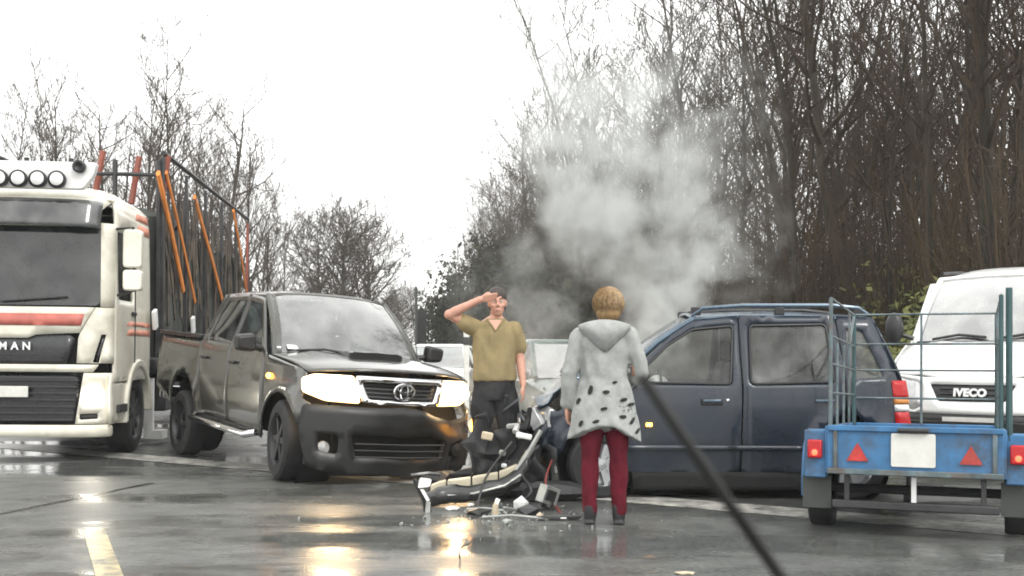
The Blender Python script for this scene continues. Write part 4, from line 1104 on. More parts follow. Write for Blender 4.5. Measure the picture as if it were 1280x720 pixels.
def build_van():
    t = thing('white_van', 'white van with a black grille facing the road, parked behind the blue trailer', 'van', (4.82, 12.05, 0), (0, 0, R(-127)))
    HW = .98
    AX, WZ, AR = -.95, .36, .46
    def S(x, z):
        y = HW
        if x > -.55: y -= .55 * (x + .55) ** 2
        if z > 1.25: y -= .10 * (z - 1.25)
        r = math.hypot(x - AX, z - WZ); y += .03 * math.exp(-((r - AR) / .08) ** 2)
        return y
    def F(y, z): return .02 - .30 * (abs(y) / HW) ** 2.4 - .30 * max(0, z - .72) ** 1.2
    def face(name, poly, m, holes=(), push=0, parent=t, step=.08, thick=.02):
        return MB().patch(poly, lambda y, z: (F(y, z) + push, y, z), step, holes, (1, 0, 0)).build(name, m, parent, thick)
    def side(name, poly, s, m='van_white', holes=(), parent=t, inset=0, step=.16, thick=.02):
        return MB().patch(poly, lambda x, z: (x, s * (S(x, z) - inset), z), step, holes, (0, s, 0)).build(name, m, parent, thick)
    gi = round_poly([(-.44, .955), (.44, .955), (.34, .775), (-.34, .775)], .03)
    hls = [round_poly([(s * .56, .98), (s * .90, 1.04), (s * .91, .76), (s * .62, .66), (s * .52, .72)], .04) for s in (-1, 1)]
    face('front_panel', [(-.90, .64), (.90, .64), (.93, 1.06), (.5, 1.03), (0, 1.035), (-.5, 1.03), (-.93, 1.06)], 'van_white', [gi] + hls)
    g = face('grille', gi, 'black_plastic', push=-.012)
    for k in range(3):
        z = .80 + .055 * k; MB().tube([(F(y, z) + .004, y, z) for y in (-.33, 0, .33)], .008, 5).build('grille_bar', 'dark_steel', g)
    lettering('lettering', 'IVECO', .112, (F(0, .87) + .03, 0, .868), (R(90 - 14), 0, R(90)), 'white_plate', t, .010, 1.05, bold=.006)
    for hp in hls: face('headlight', hp, 'lamp_lens', push=-.005)
    slot = round_poly([(-.42, .50), (.42, .50), (.40, .38), (-.40, .38)], .02)
    face('bumper', round_poly([(-.96, .635), (.96, .635), (.97, .45), (.90, .22), (-.90, .22), (-.97, .45)], .04), 'black_plastic', [slot], .05)
    face('air_intake', slot, 'underside', push=0)
    MB().box((.09, 0, .56), (.015, .52, .11)).build('number_plate', 'plate_blank', t)
    def hood(u, v):
        k = 2 * u - 1; x0 = -.86 - .05 * k * k
        a = V((F(k * .93, 1.05), k * .93, 1.06 - .025 * (1 - k * k))); b = V((x0, k * .93, 1.39 + .03 * (1 - k * k)))
        p = a.lerp(b, v); p.z += .05 * sin(pi * v) + .018 * math.exp(-((abs(k) - .6) / .12) ** 2); return p
    MB().grid(hood, 20, 10).build('bonnet', 'van_white', t, .02)
    def ws(u, v):
        k = 2 * u - 1; return (V((-.90 - .14 * k * k, k * .90, 1.40)).lerp(V((-1.62 - .10 * k * k, k * .80, 2.18 + .03 * (1 - k * k))), v) + V((.06, 0, .03)) * sin(pi * v))
    MB().grid(lambda u, v: ws(.035 + .93 * u, .03 + .93 * v), 16, 10).build('windscreen', 'van_glass', t)
    q = MB()
    for k in (-1, 1): q.tube([ws((1 + k) / 2, v) + V((-.02, 0, -.01)) for v in (0, .3, .6, .85, 1)], .045, 8)
    q.tube([ws(u, .985) for u in (0, .25, .5, .75, 1)], .035, 6); q.build('windscreen_surround', 'van_white', t)
    MB().tube([ws(u, 0) + V((.03, 0, -.005)) for u in (.02, .25, .5, .75, .98)], .035, 6).build('cowl', 'black_plastic', t)
    for a, b in ((.12, .46), (.52, .86)):
        MB().tube([ws(a, .03) + V((.03, 0, .02)), ws((a + b) / 2, .085) + V((.03, 0, .02)), ws(b, .05) + V((.03, 0, .02))], .016, 5).build('wiper', 'black_plastic', t)
    def roof(u, v):
        k = 2 * u - 1; x = -1.60 - 4.0 * v
        return V((x - .08 * k * k * (1 - v), k * (S(x, 2.2) - .08 * (1 - min(1, v * 9))), 2.19 + .14 * min(1, v * 7) * (1 - abs(k) ** 4)))
    MB().grid(roof, 16, 24).build('roof', 'van_white', t, .02)
    for s in (-1, 1):
        win = round_poly([(-1.12, 1.42), (-1.60, 1.98), (-2.05, 2.02), (-2.05, 1.42)], .05)
        side('front_fender', [(F(.9, .9) + .05, .64), (-.28, 1.06), (-.88, 1.38), (-1.02, 1.38), (-1.02, .82)] + arc(AX, WZ, AR, 95, 20, 8)[:] + [(-.40, .5)], s)
        d = side('front_door', [(-1.03, .84), (-1.03, 1.38), (-1.58, 2.12), (-2.14, 2.17), (-2.14, .35), (-1.50, .35)] + arc(AX, WZ, AR, 170, 100, 6), s, holes=[win])
        side('window', win, s, 'side_glass', parent=d, inset=.012, thick=0)
        MB().box((-2.0, s * (S(-2, 1.2) + .02), 1.22), (.16, .03, .05)).build('handle', 'black_plastic', d, bevel=.01)
        side('cargo_side', [(-2.16, .35), (-2.16, 2.18), (-5.6, 2.18), (-5.6, .40)], s)
        m_ = MB().ball((-1.02, s * 1.14, 1.58), (.09, .11, .19), 12, 10).build('door_mirror', 'black_plastic', t)
        MB().tube([(-1.1, s * .92, 1.45), (-1.05, s * 1.05, 1.50)], .03, 6).build('mirror_arm', 'black_plastic', m_)
        wheel(t, (AX, s * .84, WZ), .36, .23, s, 'dark_steel', 6); wheel(t, (-4.6, s * .84, WZ), .36, .23, s, 'dark_steel', 6)
        # roof aerial strip
        MB().tube([(-1.75, s * .80, 2.25), (-2.6, s * .83, 2.31), (-4.5, s * .83, 2.31)], .022, 6).build('roof_gutter', 'black_plastic', t)
    MB().box((-5.6, 0, 1.3), (.05, 1.9, 1.8)).build('rear_doors', 'van_white', t, bevel=.02)
    MB().box((-2.6, 0, .42), (5.6, 1.6, .3)).box((-.62, 0, .78), (.5, 1.4, .5)).build('underbody', 'underside', t)
    MB().box((-2.3, 0, 1.3), (.05, 1.85, 1.6)).build('bulkhead', 'interior', t)
    MB().box((-1.2, 0, 1.30), (.5, 1.8, .2)).build('dashboard', 'interior', t, bevel=.05)
    for s in (-1, 1):
        q = MB(); q.box((-1.85, s * .5, 1.0), (.5, .5, .2)); q.box((-2.1, s * .5, 1.4), (.14, .5, .65)); q.box((-2.12, s * .5, 1.82), (.1, .26, .18)); q.build('seat', 'seat_cloth', t, bevel=.04)
build_van()

# ---------------------------------------------------------------- the blue trailer
MT['trailer_blue'] = mat('trailer_blue', (.035, .155, .33), .5, vary=.28, scale=3.5, bump=.25, bscale=10, col2=(.055, .21, .43), dirt=.75, dcol=(.060, .048, .036), dscale=3.2)
MT['trailer_steel'] = mat('trailer_steel', (.085, .135, .15), .45, .4, vary=.35, scale=5, col2=(.20, .27, .29), dirt=.6, dcol=(.12, .06, .03), dscale=9)
MT['trailer_green'] = mat('trailer_green', (.040, .085, .090), .5, .3, vary=.3)
MT['flap'] = mat('flap', (.05, .055, .05), .8, vary=.3)

def build_trailer():
    A = R(68)
    base = V((2.23, 8.12, 0)); fw = V((cos(A), sin(A), 0)); rt = V((sin(A), -cos(A), 0))
    t = thing('trailer', 'blue car trailer with a tall steel rail frame, two red triangles and a square plate', 'trailer', base + rt * .58, (0, R(2.4), A))
    L, W, Z0, Z1 = 1.75, 1.16, .44, .775
    h = W / 2                                   # local: x forwards, y left, rear at x = 0
    MB().box((L / 2, 0, Z0 + .03), (L, W, .05)).build('bed', 'trailer_steel', t)
    tg = MB().box((0, 0, (Z0 + Z1) / 2), (.035, W, Z1 - Z0)).build('tailgate', 'trailer_blue', t, bevel=.008)
    for z in (Z1 - .012, Z0 + .02): MB().box((-.025, 0, z), (.03, W * .99, .04)).build('tailgate_rib', 'trailer_steel' if z < .6 else 'trailer_blue', tg, bevel=.006)
    for y in (-.52, .52): MB().box((-.024, y, .60), (.02, .03, .30)).build('tailgate_latch', 'trailer_steel', tg, bevel=.005)
    for s in (-1, 1):
        MB().box((L / 2, s * h, (Z0 + Z1) / 2), (L, .03, Z1 - Z0)).build('side_board', 'trailer_blue', t, bevel=.008)
        tri = [(s * .37 - .074, .535), (s * .37 + .074, .535), (s * .37, .662)]
        MB().prism(tri, lambda y, z: (-.02, y, z), lambda y, z: (-.032, y, z)).build('triangle_reflector', 'reflector_red', tg, recalc=True)
    MB().box((L, 0, (Z0 + Z1) / 2), (.035, W, Z1 - Z0)).build('front_board', 'trailer_blue', t, bevel=.008)
    MB().prism(round_poly([(-.145, .505), (.145, .505), (.145, .735), (-.145, .735)], .015), lambda y, z: (-.024, y, z), lambda y, z: (-.036, y, z)).build('number_plate', 'plate_blank', tg, recalc=True)
    MB().tube([(-.05, -.1, .755), (-.05, .1, .755)], .018, 8).build('plate_lamp', 'black_plastic', tg)
    # mudguards, lamps, flaps, wheels
    for s in (-1, 1):
        g = MB(); P = arc(.62, .34, .40, -12, 192, 14)
        g.rings([[V((x, s * (h + .02), z)), V((x, s * (h + .21), z)), V((.62 + (x - .62) * .96, s * (h + .21), .34 + (z - .34) * .96)), V((.62 + (x - .62) * .96, s * (h + .02), .34 + (z - .34) * .96))] for x, z in P])
        g.build('mudguard', 'trailer_blue', t, recalc=True)
        MB().box((.045, s * (h + .085), .575), (.03, .155, .34)).build('lamp_board', 'trailer_blue', t, bevel=.01)
        o = MB().box((.01, s * (h + .085), .61), (.05, .10, .13)).build('tail_lamp', 'tail_red', t, bevel=.012)
        MB().ball((-.014, s * (h + .085), .585), (.010, .022, .022), 10, 8).build('bulb', 'tail_lit', o)
        MB().box((.10, s * (h + .08), .30), (.012, .20, .23)).build('mudflap', 'flap', t)
        wheel(t, (.62, s * (h + .10), .30), .30, .17, s, 'alloy', 8)
    MB().tube([(.62, -h - .1, .30), (.62, h + .1, .30)], .035, 8).build('axle', 'dark_steel', t)
    MB().box((.06, 0, .225), (.05, 1.1, .06)).build('underrun_bar', 'dark_steel', t, bevel=.01)
    for y in (-.45, .0, .45): MB().box((.07, y, .33), (.035, .035, .20)).build('bar_bracket', 'dark_steel' if y else 'white_plate', t, bevel=.004)
    # rail frame
    zt = 1.69
    def post(x, y, z0, z1, r, m='trailer_steel'): MB().tube([(x, y, z0), (x, y, z1)], r, 8).build('post', m, t)
    def rail(a, b, r=.012, m='trailer_steel'): MB().tube([a, b], r, 8).build('rail', m, t)
    for s in (-1, 1):
        y = s * (h - .02)
        post(.02, y, Z0, zt, .015, 'trailer_green' if s < 0 else 'trailer_steel'); post(L - .02, y, Z0, zt, .016, 'trailer_green')
        for x in (.45, .90, 1.32): post(x, y, Z1, zt - .30 if x < 1 else zt, .010)
        for z in (1.01, 1.22, 1.42, zt): rail((.02, y, z), (L - .02, y, z), .0085)
        rail((1.32, y, 1.42), (L - .02, y, zt), .010)
    for z in (.985, 1.22, 1.44, zt): rail((L - .02, -h + .02, z), (L - .02, h - .02, z), .0085, 'trailer_steel')
    post(L - .02, .02, Z1, zt, .010)
    post(.05, -h - .03, .7, 1.74, .022, 'trailer_green')
    # drawbar past the car's tail
    q = MB(); q.tube([(L - .1, .42, .42), (L + .75, .02, .40)], .03, 6); q.tube([(L - .1, -.42, .42), (L + .75, -.02, .40)], .03, 6); q.build('drawbar', 'dark_steel', t)
    MB().ball((L + .80, 0, .42), (.09, .05, .05), 10, 6).build('coupling', 'dark_steel', t)
    MB().lathe([(.09, -.04), (.1, 0), (.09, .04)], 14, (L + .45, .14, .12)).tube([(L + .45, .14, .12), (L + .45, .14, .55)], .02, 6).build('jockey_wheel', 'rubber', t)
build_trailer()

# ---------------------------------------------------------------- cars farther off
def far_car(name, label, loc, rz, paint, lamps=False):
    t = thing(name, label, 'car', loc, (0, 0, rz))
    prof = [(2.05, .55, .70, .84), (1.95, .78, .78, .88), (1.0, .92, .80, .9), (.85, .95, .80, .9), (-1.5, .98, .80, .9), (-1.95, .92, .78, .88), (-2.05, .6, .72, .84)]
    def ring(x, z, w0, w1): return [V((x, -w0, .28)), V((x, -w1, .55)), V((x, -w1 * .99, z - .06)), V((x, -w1 * .90, z)), V((x, 0, z + .03)), V((x, w1 * .90, z)), V((x, w1 * .99, z - .06)), V((x, w1, .55)), V((x, w0, .28))]
    MB().rings([ring(*p) for p in prof]).build('body', paint, t, recalc=True)
    def top(x, z, w): return [V((x, -w, z - .05)), V((x, -w * .8, z)), V((x, w * .8, z)), V((x, w, z - .05))]
    MB().rings([top(.15, 1.45, .64), top(-.4, 1.49, .66), top(-1.1, 1.46, .64), top(-1.3, 1.42, .62)], caps=False).build('roof', paint, t, .03)
    MB().add([(.95, -.80, .95), (.95, .80, .95), (.14, .62, 1.43), (.14, -.62, 1.43)], [(0, 1, 2, 3)]).build('windscreen', 'windscreen', t)
    MB().add([(-1.85, -.78, .96), (-1.85, .78, .96), (-1.29, .60, 1.40), (-1.29, -.60, 1.40)], [(3, 2, 1, 0)]).build('rear_window', 'side_glass', t)
    for s in (-1, 1):
        for x0, x1, a0, a1 in ((.78, -.32, .16, -.32), (-.40, -1.5, -.40, -1.15)):
            MB().add([(x0, s * .82, .96), (x1, s * .82, .98), (a1, s * .64, 1.42), (a0, s * .63, 1.41)], [(0, 1, 2, 3)]).build('window', 'side_glass', t)
        for a_, b_ in (((.93, s * .80, .95), (.14, s * .63, 1.43)), ((-.36, s * .82, .96), (-.36, s * .65, 1.45)), ((-1.83, s * .79, .96), (-1.28, s * .61, 1.42))): MB().tube([a_, b_], .04, 6).build('pillar', paint, t)
        MB().box((1.0, s * .98, .98), (.08, .14, .11)).build('door_mirror', 'black_plastic', t, bevel=.03)
        for ax in (1.28, -1.28): wheel(t, (ax, s * .80, .31), .31, .19, s, 'alloy', 6, n=18)
        MB().box((1.98, s * .62, .70), (.12, .34, .13)).build('headlight', 'lorry_lamp' if lamps else 'lamp_lens', t, bevel=.03)
        MB().box((-2.0, s * .66, .80), (.10, .26, .16)).build('tail_lamp', 'tail_red', t, bevel=.02)
    MB().box((2.03, 0, .68), (.06, .8, .12)).build('grille', 'black_plastic', t, bevel=.01)
    MB().box((0, 0, .45), (3.4, 1.5, .3)).box((-.9, 0, .85), (.5, 1.3, .4)).box((-.2, 0, .9), (.15, 1.3, .5)).build('underbody', 'interior', t)
MT['green_paint'] = mat('green_paint', (.035, .075, .06), .3, .3, coat=.6)
MT['silver_paint'] = mat('silver_paint', (.52, .54, .55), .3, .5, coat=.5, vary=.08)
MT['white_paint'] = mat('white_paint', (.78, .79, .78), .3, coat=.5, vary=.05)
far_car('parked_car', 'dark green car stopped behind the man, its windscreen showing by his hand', (.85, 16.6, 0), R(-75), 'green_paint')
far_car('parked_car', 'white car stopped far up the road between pickup mirror and man', (-1.75, 27.0, 0), R(-95), 'white_paint')
# ---------------------------------------------------------------- people
MT['skin'] = mat('skin', (.50, .27, .19), .5, vary=.12, scale=9, bump=.08, bscale=120)
MT['skin_man'] = mat('skin_man', (.55, .29, .21), .5, vary=.14, scale=9, bump=.08, bscale=120)
MT['cardigan'] = mat('cardigan', (.34, .352, .342), .95, vary=.16, scale=14, bump=.5, bscale=130, spec=.1)
MT['cardigan_mark'] = mat('cardigan_mark', (.015, .02, .017), .9, vary=.3)
MT['maroon'] = mat('maroon', (.105, .013, .022), .9, vary=.3, scale=9, bump=.25, bscale=60, spec=.1)
MT['khaki'] = mat('khaki', (.27, .215, .115), .95, vary=.18, scale=6, bump=.3, bscale=80, spec=.1)
MT['dark_trousers'] = mat('dark_trousers', (.028, .028, .030), .95, vary=.3, scale=7, bump=.2, bscale=60, spec=.1)
MT['hair_light'] = mat('hair_light', (.30, .19, .085), .6, vary=.4, scale=26, bump=.8, bscale=70, stretch=(1, 1, .3))
MT['hair_strand'] = mat('hair_strand', (.27, .165, .07), .5, vary=.5, scale=40, col2=(.42, .29, .15))
MT['hair_dark'] = mat('hair_dark', (.045, .034, .028), .6, vary=.4, scale=26, bump=.8, bscale=70)
MT['shoe'] = mat('shoe', (.02, .02, .022), .6, vary=.3)
MT['shoe_pale'] = mat('shoe_pale', (.62, .61, .57), .6, vary=.2)
MT['eye_white'] = mat('eye_white', (.7, .68, .65), .2)
MT['eye_dark'] = mat('eye_dark', (.02, .015, .012), .15)
MT['lip'] = mat('lip', (.36, .13, .11), .5)

def fuse(name, mb, voxel, m, parent, smooth=6, wrinkle=0.0, wf=6.0, seed=0, folds=0.0):
    """One continuous skin over overlapping shapes."""
    me = mb.mesh(name + '_src'); o = bpy.data.objects.new(name + '_src', me); C.objects.link(o)
    r = o.modifiers.new('remesh', 'REMESH'); r.mode = 'VOXEL'; r.voxel_size = voxel
    if smooth:
        q = o.modifiers.new('smooth', 'SMOOTH'); q.factor = .5; q.iterations = smooth
    dg = bpy.context.evaluated_depsgraph_get(); new = bpy.data.meshes.new_from_object(o.evaluated_get(dg)); new.name = name
    bpy.data.objects.remove(o)
    if wrinkle:
        for v in new.vertices:
            p = v.co; a = mn.noise(V((p.x * wf * 1.6, p.y * wf * 1.6, p.z * wf)) + V((seed, 0, 0))); b = mn.noise(V((p.x * wf * 3, p.y * wf * 3, p.z * wf * 1.4 + p.x * 6)))
            c = mn.noise(V((p.x * 11 + seed, p.y * 11, p.z * 2.2))) + .7 * sin(p.z * 34 + 5 * mn.noise(V((p.x * 7, p.y * 7, p.z * 3)))) * max(0, mn.noise(V((p.x * 4, p.z * 4, seed))))
            v.co = p + v.normal * (wrinkle * (a + .6 * b) + folds * c)
    new.materials.clear(); new.materials.append(MT[m])
    for p in new.polygons: p.use_smooth = True
    n = bpy.data.objects.new(name, new); C.objects.link(n); n.parent = parent
    return n

def limb(mb, pts, rs, n=14, flat=1.0, up=None):
    P = [V(p) for p in pts]; Q, RR = [], []
    for i in range(len(P) - 1):
        for k in range(5):
            t = k / 5; Q.append(P[i].lerp(P[i + 1], t)); tt = t * t * (3 - 2 * t); RR.append(rs[i] * (1 - tt) + rs[i + 1] * tt)
    Q.append(P[-1]); RR.append(rs[-1])
    mb.tube(Q, RR, n, flat=flat, up=up)
    for p, r in zip(P, rs): mb.ball(p, r * .98, 12, 8)

def loft(mb, secs, n=28, zf=None):
    """Stacked ellipses (cx, cy, z, rx, ry)."""
    mb.rings([[V((cx + rx * cos(2 * pi * k / n), cy + ry * sin(2 * pi * k / n), z + (zf(2 * pi * k / n, i) if zf else 0))) for k in range(n)] for i, (cx, cy, z, rx, ry) in enumerate(secs)])

def hand(mb, wrist, d, side, normal, curl=.5, size=1.0):
    """Palm, four unequal bent fingers and a thumb from the side of the palm. d: along the hand, side: towards the thumb, normal: out of the back."""
    w_, d, sd, nr = V(wrist), V(d).normalized(), V(side).normalized(), V(normal).normalized()
    k = size
    for a in (-.026, -.009, .009, .026):
        mb.tube([w_ + sd * a * .6 * k, w_ + d * .045 * k + sd * a * k, w_ + d * .088 * k + sd * a * 1.05 * k], [.014 * k, .0145 * k, .012 * k], 8)
    for a, ln, c in ((.028, .066, .9), (.010, .074, 1.0), (-.009, .069, 1.1), (-.027, .053, 1.25)):
        p = w_ + d * .086 * k + sd * a * 1.05 * k; dd = d.copy(); pts = [p]
        for s_, q in ((.45, .35), (.32, .75), (.25, .6)):
            ax = dd.cross(nr); dd = (M4.Rotation(curl * c * q, 3, dd.cross(-nr)) @ dd).normalized(); pts.append(pts[-1] + dd * ln * s_ * k)
        mb.tube(pts, [.0095 * k, .0088 * k, .008 * k, .0062 * k], 8)
        mb.ball(pts[-1], .0064 * k, 8, 6)
    p = w_ + d * .022 * k + sd * .024 * k; td = (d * .72 + sd * .62 - nr * .30).normalized()
    q = p + td * .036 * k; e = q + (d * .9 + sd * .15 - nr * .25).normalized() * .032 * k
    mb.tube([p, q, e], [.0135 * k, .0105 * k, .0075 * k], 8); mb.ball(e, .0076 * k, 8, 6)

def head(mb, c, k=1.0, f=-1):
    """Skull, jaw, nose, brow, ears; the face looks along f*Y."""
    c = V(c)
    P = lambda x, y, z: c + V((x, y * -f * -1 if f < 0 else y, z)) * k
    Y = f
    mb.ball(c + V((0, -Y * .012, .022)) * k, tuple(q * k for q in (.076, .094, .098)), 18, 12)
    mb.ball(c + V((0, Y * .022, -.045)) * k, tuple(q * k for q in (.060, .068, .080)), 16, 10)
    mb.ball(c + V((0, Y * .062, -.098)) * k, tuple(q * k for q in (.026, .022, .02)), 10, 8)
    mb.tube([c + V((0, Y * .086, .018)) * k, c + V((0, Y * .105, -.018)) * k, c + V((0, Y * .110, -.030)) * k], [.009 * k, .013 * k, .015 * k], 8)
    for s in (-1, 1):
        mb.ball(c + V((s * .013, Y * .097, -.034)) * k, .010 * k, 8, 6)
        mb.tube([c + V((s * .012, Y * .088, .030)) * k, c + V((s * .045, Y * .076, .032)) * k], [.009 * k, .007 * k], 8)
        mb.ball(c + V((s * .044, Y * .066, -.028)) * k, tuple(q * k for q in (.022, .02, .02)), 10, 8)
        mb.ball(c + V((s * .078, -Y * .005, -.008)) * k, tuple(q * k for q in (.010, .02, .032)), 10, 8)
    mb.tube([c + V((-.024, Y * .082, -.066)) * k, c + V((0, Y * .092, -.064)) * k, c + V((.024, Y * .082, -.066)) * k], [.005 * k, .009 * k, .005 * k], 8)
    mb.tube([c + V((-.020, Y * .080, -.076)) * k, c + V((0, Y * .088, -.077)) * k, c + V((.020, Y * .080, -.076)) * k], [.005 * k, .009 * k, .005 * k], 8)

def face_parts(body, c, k, f):
    c = V(c)
    for s in (-1, 1):
        e = MB().ball(c + V((s * .032, f * .0705, .008)) * k, .0125 * k, 12, 8).build('eye', 'eye_white', body)
        MB().ball(c + V((s * .032, f * .0815, .008)) * k, .0058 * k, 10, 6).build('iris', 'eye_dark', body)
        MB().tube([c + V((s * .014, f * .093, .034)) * k, c + V((s * .034, f * .088, .040)) * k, c + V((s * .052, f * .075, .032)) * k], [.004 * k, .005 * k, .003 * k], 6).build('eyebrow', 'hair_dark', body)
    MB().tube([c + V((-.022, f * .088, -.070)) * k, c + V((0, f * .0985, -.070)) * k, c + V((.022, f * .088, -.070)) * k], [.002 * k, .005 * k, .002 * k], 6).build('lips', 'lip', body)

def build_woman():
    t = thing('person', 'person seen from behind in pale grey hooded cardigan with dark patches and maroon trousers', 'person', (.70, 8.68, 0), (0, 0, R(-4)))
    b = MB()
    loft(b, [(0, 0, .80, .13, .11), (0, 0, .92, .17, .12), (0, 0, 1.08, .145, .10), (0, 0, 1.25, .165, .115), (0, 0, 1.40, .17, .10), (0, 0, 1.47, .11, .075), (0, .005, 1.52, .055, .055)])
    limb(b, [(0, .005, 1.48), (.012, .02, 1.57)], [.055, .052])
    head(b, (.03, .02, 1.645), 1.0, 1)
    for s in (-1, 1):
        limb(b, [(s * .085, 0, .86), (s * .100, .015, .47), (s * .105, -.01, .08)], [.080, .048, .032])
        b.ball((s * .11, .06, .045), (.042, .11, .04), 12, 8)
    limb(b, [(-.175, 0, 1.42), (-.262, -.02, 1.14), (-.282, .035, .885)], [.052, .042, .028]); hand(b, (-.283, .038, .875), (.06, .12, -1), (.25, 1, .1), (-1, .2, 0), .55)
    limb(b, [(.175, 0, 1.42), (.255, .02, 1.14), (.17, .25, 1.06)], [.052, .042, .028]); hand(b, (.165, .262, 1.055), (-.4, 1, -.2), (-.5, -.1, 1), (.9, .3, .3), .8)
    fuse('body', b, .008, 'skin', t, 4)
    # trousers
    b = MB()
    loft(b, [(0, 0, .78, .165, .12), (0, 0, .90, .185, .135), (0, 0, 1.0, .17, .12)])
    for s in (-1, 1): limb(b, [(s * .088, 0, .84), (s * .108, .012, .48), (s * .112, -.008, .10)], [.105, .072, .058])
    fuse('trousers', b, .011, 'maroon', t, 5, .011, 7, 3, folds=.003)
    for s in (-1, 1):
        b = MB(); b.ball((s * .11, .065, .045), (.050, .125, .046), 14, 10); limb(b, [(s * .108, -.01, .06), (s * .107, -.01, .13)], [.05, .052]); b.box((s * .11, .055, .012), (.085, .24, .022))
        fuse('shoe', b, .009, 'shoe', t, 3)
    # cardigan: body, flaring uneven hem and sleeves in one skin
    b = MB(); hemz = lambda a: (-.02 + .06 * sin(a) * (-1) * 1.0) if sin(a) < 0 else -.03
    def zf(a, i):
        wgt = (1, .75, .45, .2, 0, 0, 0, 0, 0, 0, 0)[i]
        back = max(0, -sin(a)) ** .7; rside = max(0, cos(a)); lside = max(0, -cos(a))
        return wgt * (.10 * back * (1 - .9 * max(rside, lside) ** 1.5) - .05 * rside ** 2 - .02 * lside ** 2)
    loft(b, [(.0, 0, .66, .280, .195), (0, 0, .74, .268, .185), (0, 0, .84, .250, .172), (0, 0, .96, .215, .158), (0, 0, 1.10, .182, .138), (0, 0, 1.24, .178, .132), (0, 0, 1.36, .195, .125), (0, 0, 1.43, .190, .108), (0, 0, 1.48, .125, .085), (0, .005, 1.52, .085, .07)], 36, zf)
    limb(b, [(-.185, 0, 1.415), (-.272, -.022, 1.14), (-.285, .03, .90)], [.078, .066, .052])
    limb(b, [(.185, 0, 1.415), (.278, .02, 1.14), (.195, .215, 1.065)], [.078, .068, .055])
    cg = fuse('cardigan', b, .010, 'cardigan', t, 4, .020, 5, 8, folds=.010)
    # dark woven patches on the lower back and hem, laid on the cloth
    from mathutils.bvhtree import BVHTree
    bv = BVHTree.FromPolygons([v.co for v in cg.data.vertices], [tuple(p.vertices) for p in cg.data.polygons])
    rr = random.Random(4)
    sc_ = FPX / 8.5
    for px, py, a, ln in [(757, 490, .1, .05), (779, 500, .2, .05), (754, 511, .2, .05), (778, 521, .0, .050), (722, 502, 1.0, .05), (737, 488, 1.3, .065), (725, 530, 1.1, .05), (789, 506, .1, .045), (790, 527, .9, .05), (744, 527, .3, .045), (710, 517, 1.2, .04), (766, 536, .1, .04), (797, 540, .8, .045), (768, 478, .2, .035)]:
        x, z = (px - 755) / sc_, EYE + (HORIZON - py) / sc_
        mb = MB(); n = 10; vs = []
        for k in range(n):
            q = 2 * pi * k / n; rx = ln * .5 * cos(q) * (1 + .3 * rr.random()); rz = ln * .24 * sin(q) * (1 + .3 * rr.random())
            u, w_ = x + rx * cos(a) - rz * sin(a), z + rx * sin(a) + rz * cos(a)
            hit = bv.ray_cast(V((u, -2, w_)), V((0, 1, 0)))
            if hit[0] is None or hit[0].y > .02: vs = []; break
            vs.append(hit[0] + V((0, -.011, 0)))
        if vs:
            c_ = sum(vs, V((0, 0, 0))) / n; mid = []
            for p in vs:
                q = p.lerp(c_, .5); hit = bv.ray_cast(V((q.x, -2, q.z)), V((0, 1, 0))); mid.append(V((q.x, hit[0].y - .013, q.z)))
            hit = bv.ray_cast(V((c_.x, -2, c_.z)), V((0, 1, 0))); c_.y = hit[0].y - .014
            mb.add(vs + mid + [c_], [(k, (k + 1) % n, n + (k + 1) % n, n + k) for k in range(n)] + [(n + k, n + (k + 1) % n, 2 * n) for k in range(n)])
            mb.build('cloth_patch', 'cardigan_mark', cg)
    # hood lying on the shoulders
    def hd(u, v):
        k = 2 * u - 1
        zt = 1.525 - .035 * k * k; zb = 1.315 + .155 * abs(k) ** 1.1
        x = k * (.185 - .02 * v); y = -(.075 + .075 * sin(pi * min(1, .15 + v * .85)) + .03) * (1 - .75 * k * k) - .02
        return V((x, y, zt + (zb - zt) * v))
    b = MB(); b.grid(hd, 20, 12)
    h = b.build('hood', 'cardigan', t, .022)
    b = MB(); b.tube([hd(u, 1.0) + V((0, -.004, 0)) for u in [k / 14 for k in range(15)]], .016, 8); b.tube([hd(u, .0) for u in [k / 14 for k in range(15)]], .018, 8)
    b.build('hood_rim', 'cardigan', h)
    # hair
    b = MB(); b.ball((.03, .0, 1.670), (.112, .122, .118), 20, 14); b.ball((.03, -.03, 1.60), (.095, .085, .075), 16, 10)
    fuse('hair', b, .010, 'hair_light', t, 4, .008, 7, 2)
    # loose strands lying over the hair
    hs = MB(); cc = V((.03, -.005, 1.66))
    for k in range(420):
        a0 = rr.random() * 6.28; th = .05 + .5 * rr.random(); pts = []
        da = rr.gauss(0, .25)
        for q in range(6):
            tt = th + q / 5 * (1.3 + .5 * rr.random()); aa = a0 + da * q / 5
            rad = 1.03 + .07 * rr.random() * (q / 5)
            pts.append(cc + V((.113 * sin(tt) * cos(aa), .124 * sin(tt) * sin(aa), .122 * cos(tt) + .008)) * rad)
        hs.tube(pts, [.0035, .0045, .0045, .004, .003, .0012], 3, caps=False)
    props(hs.build('hair_strands', 'hair_strand', t), kind='stuff')
    return t
build_woman()

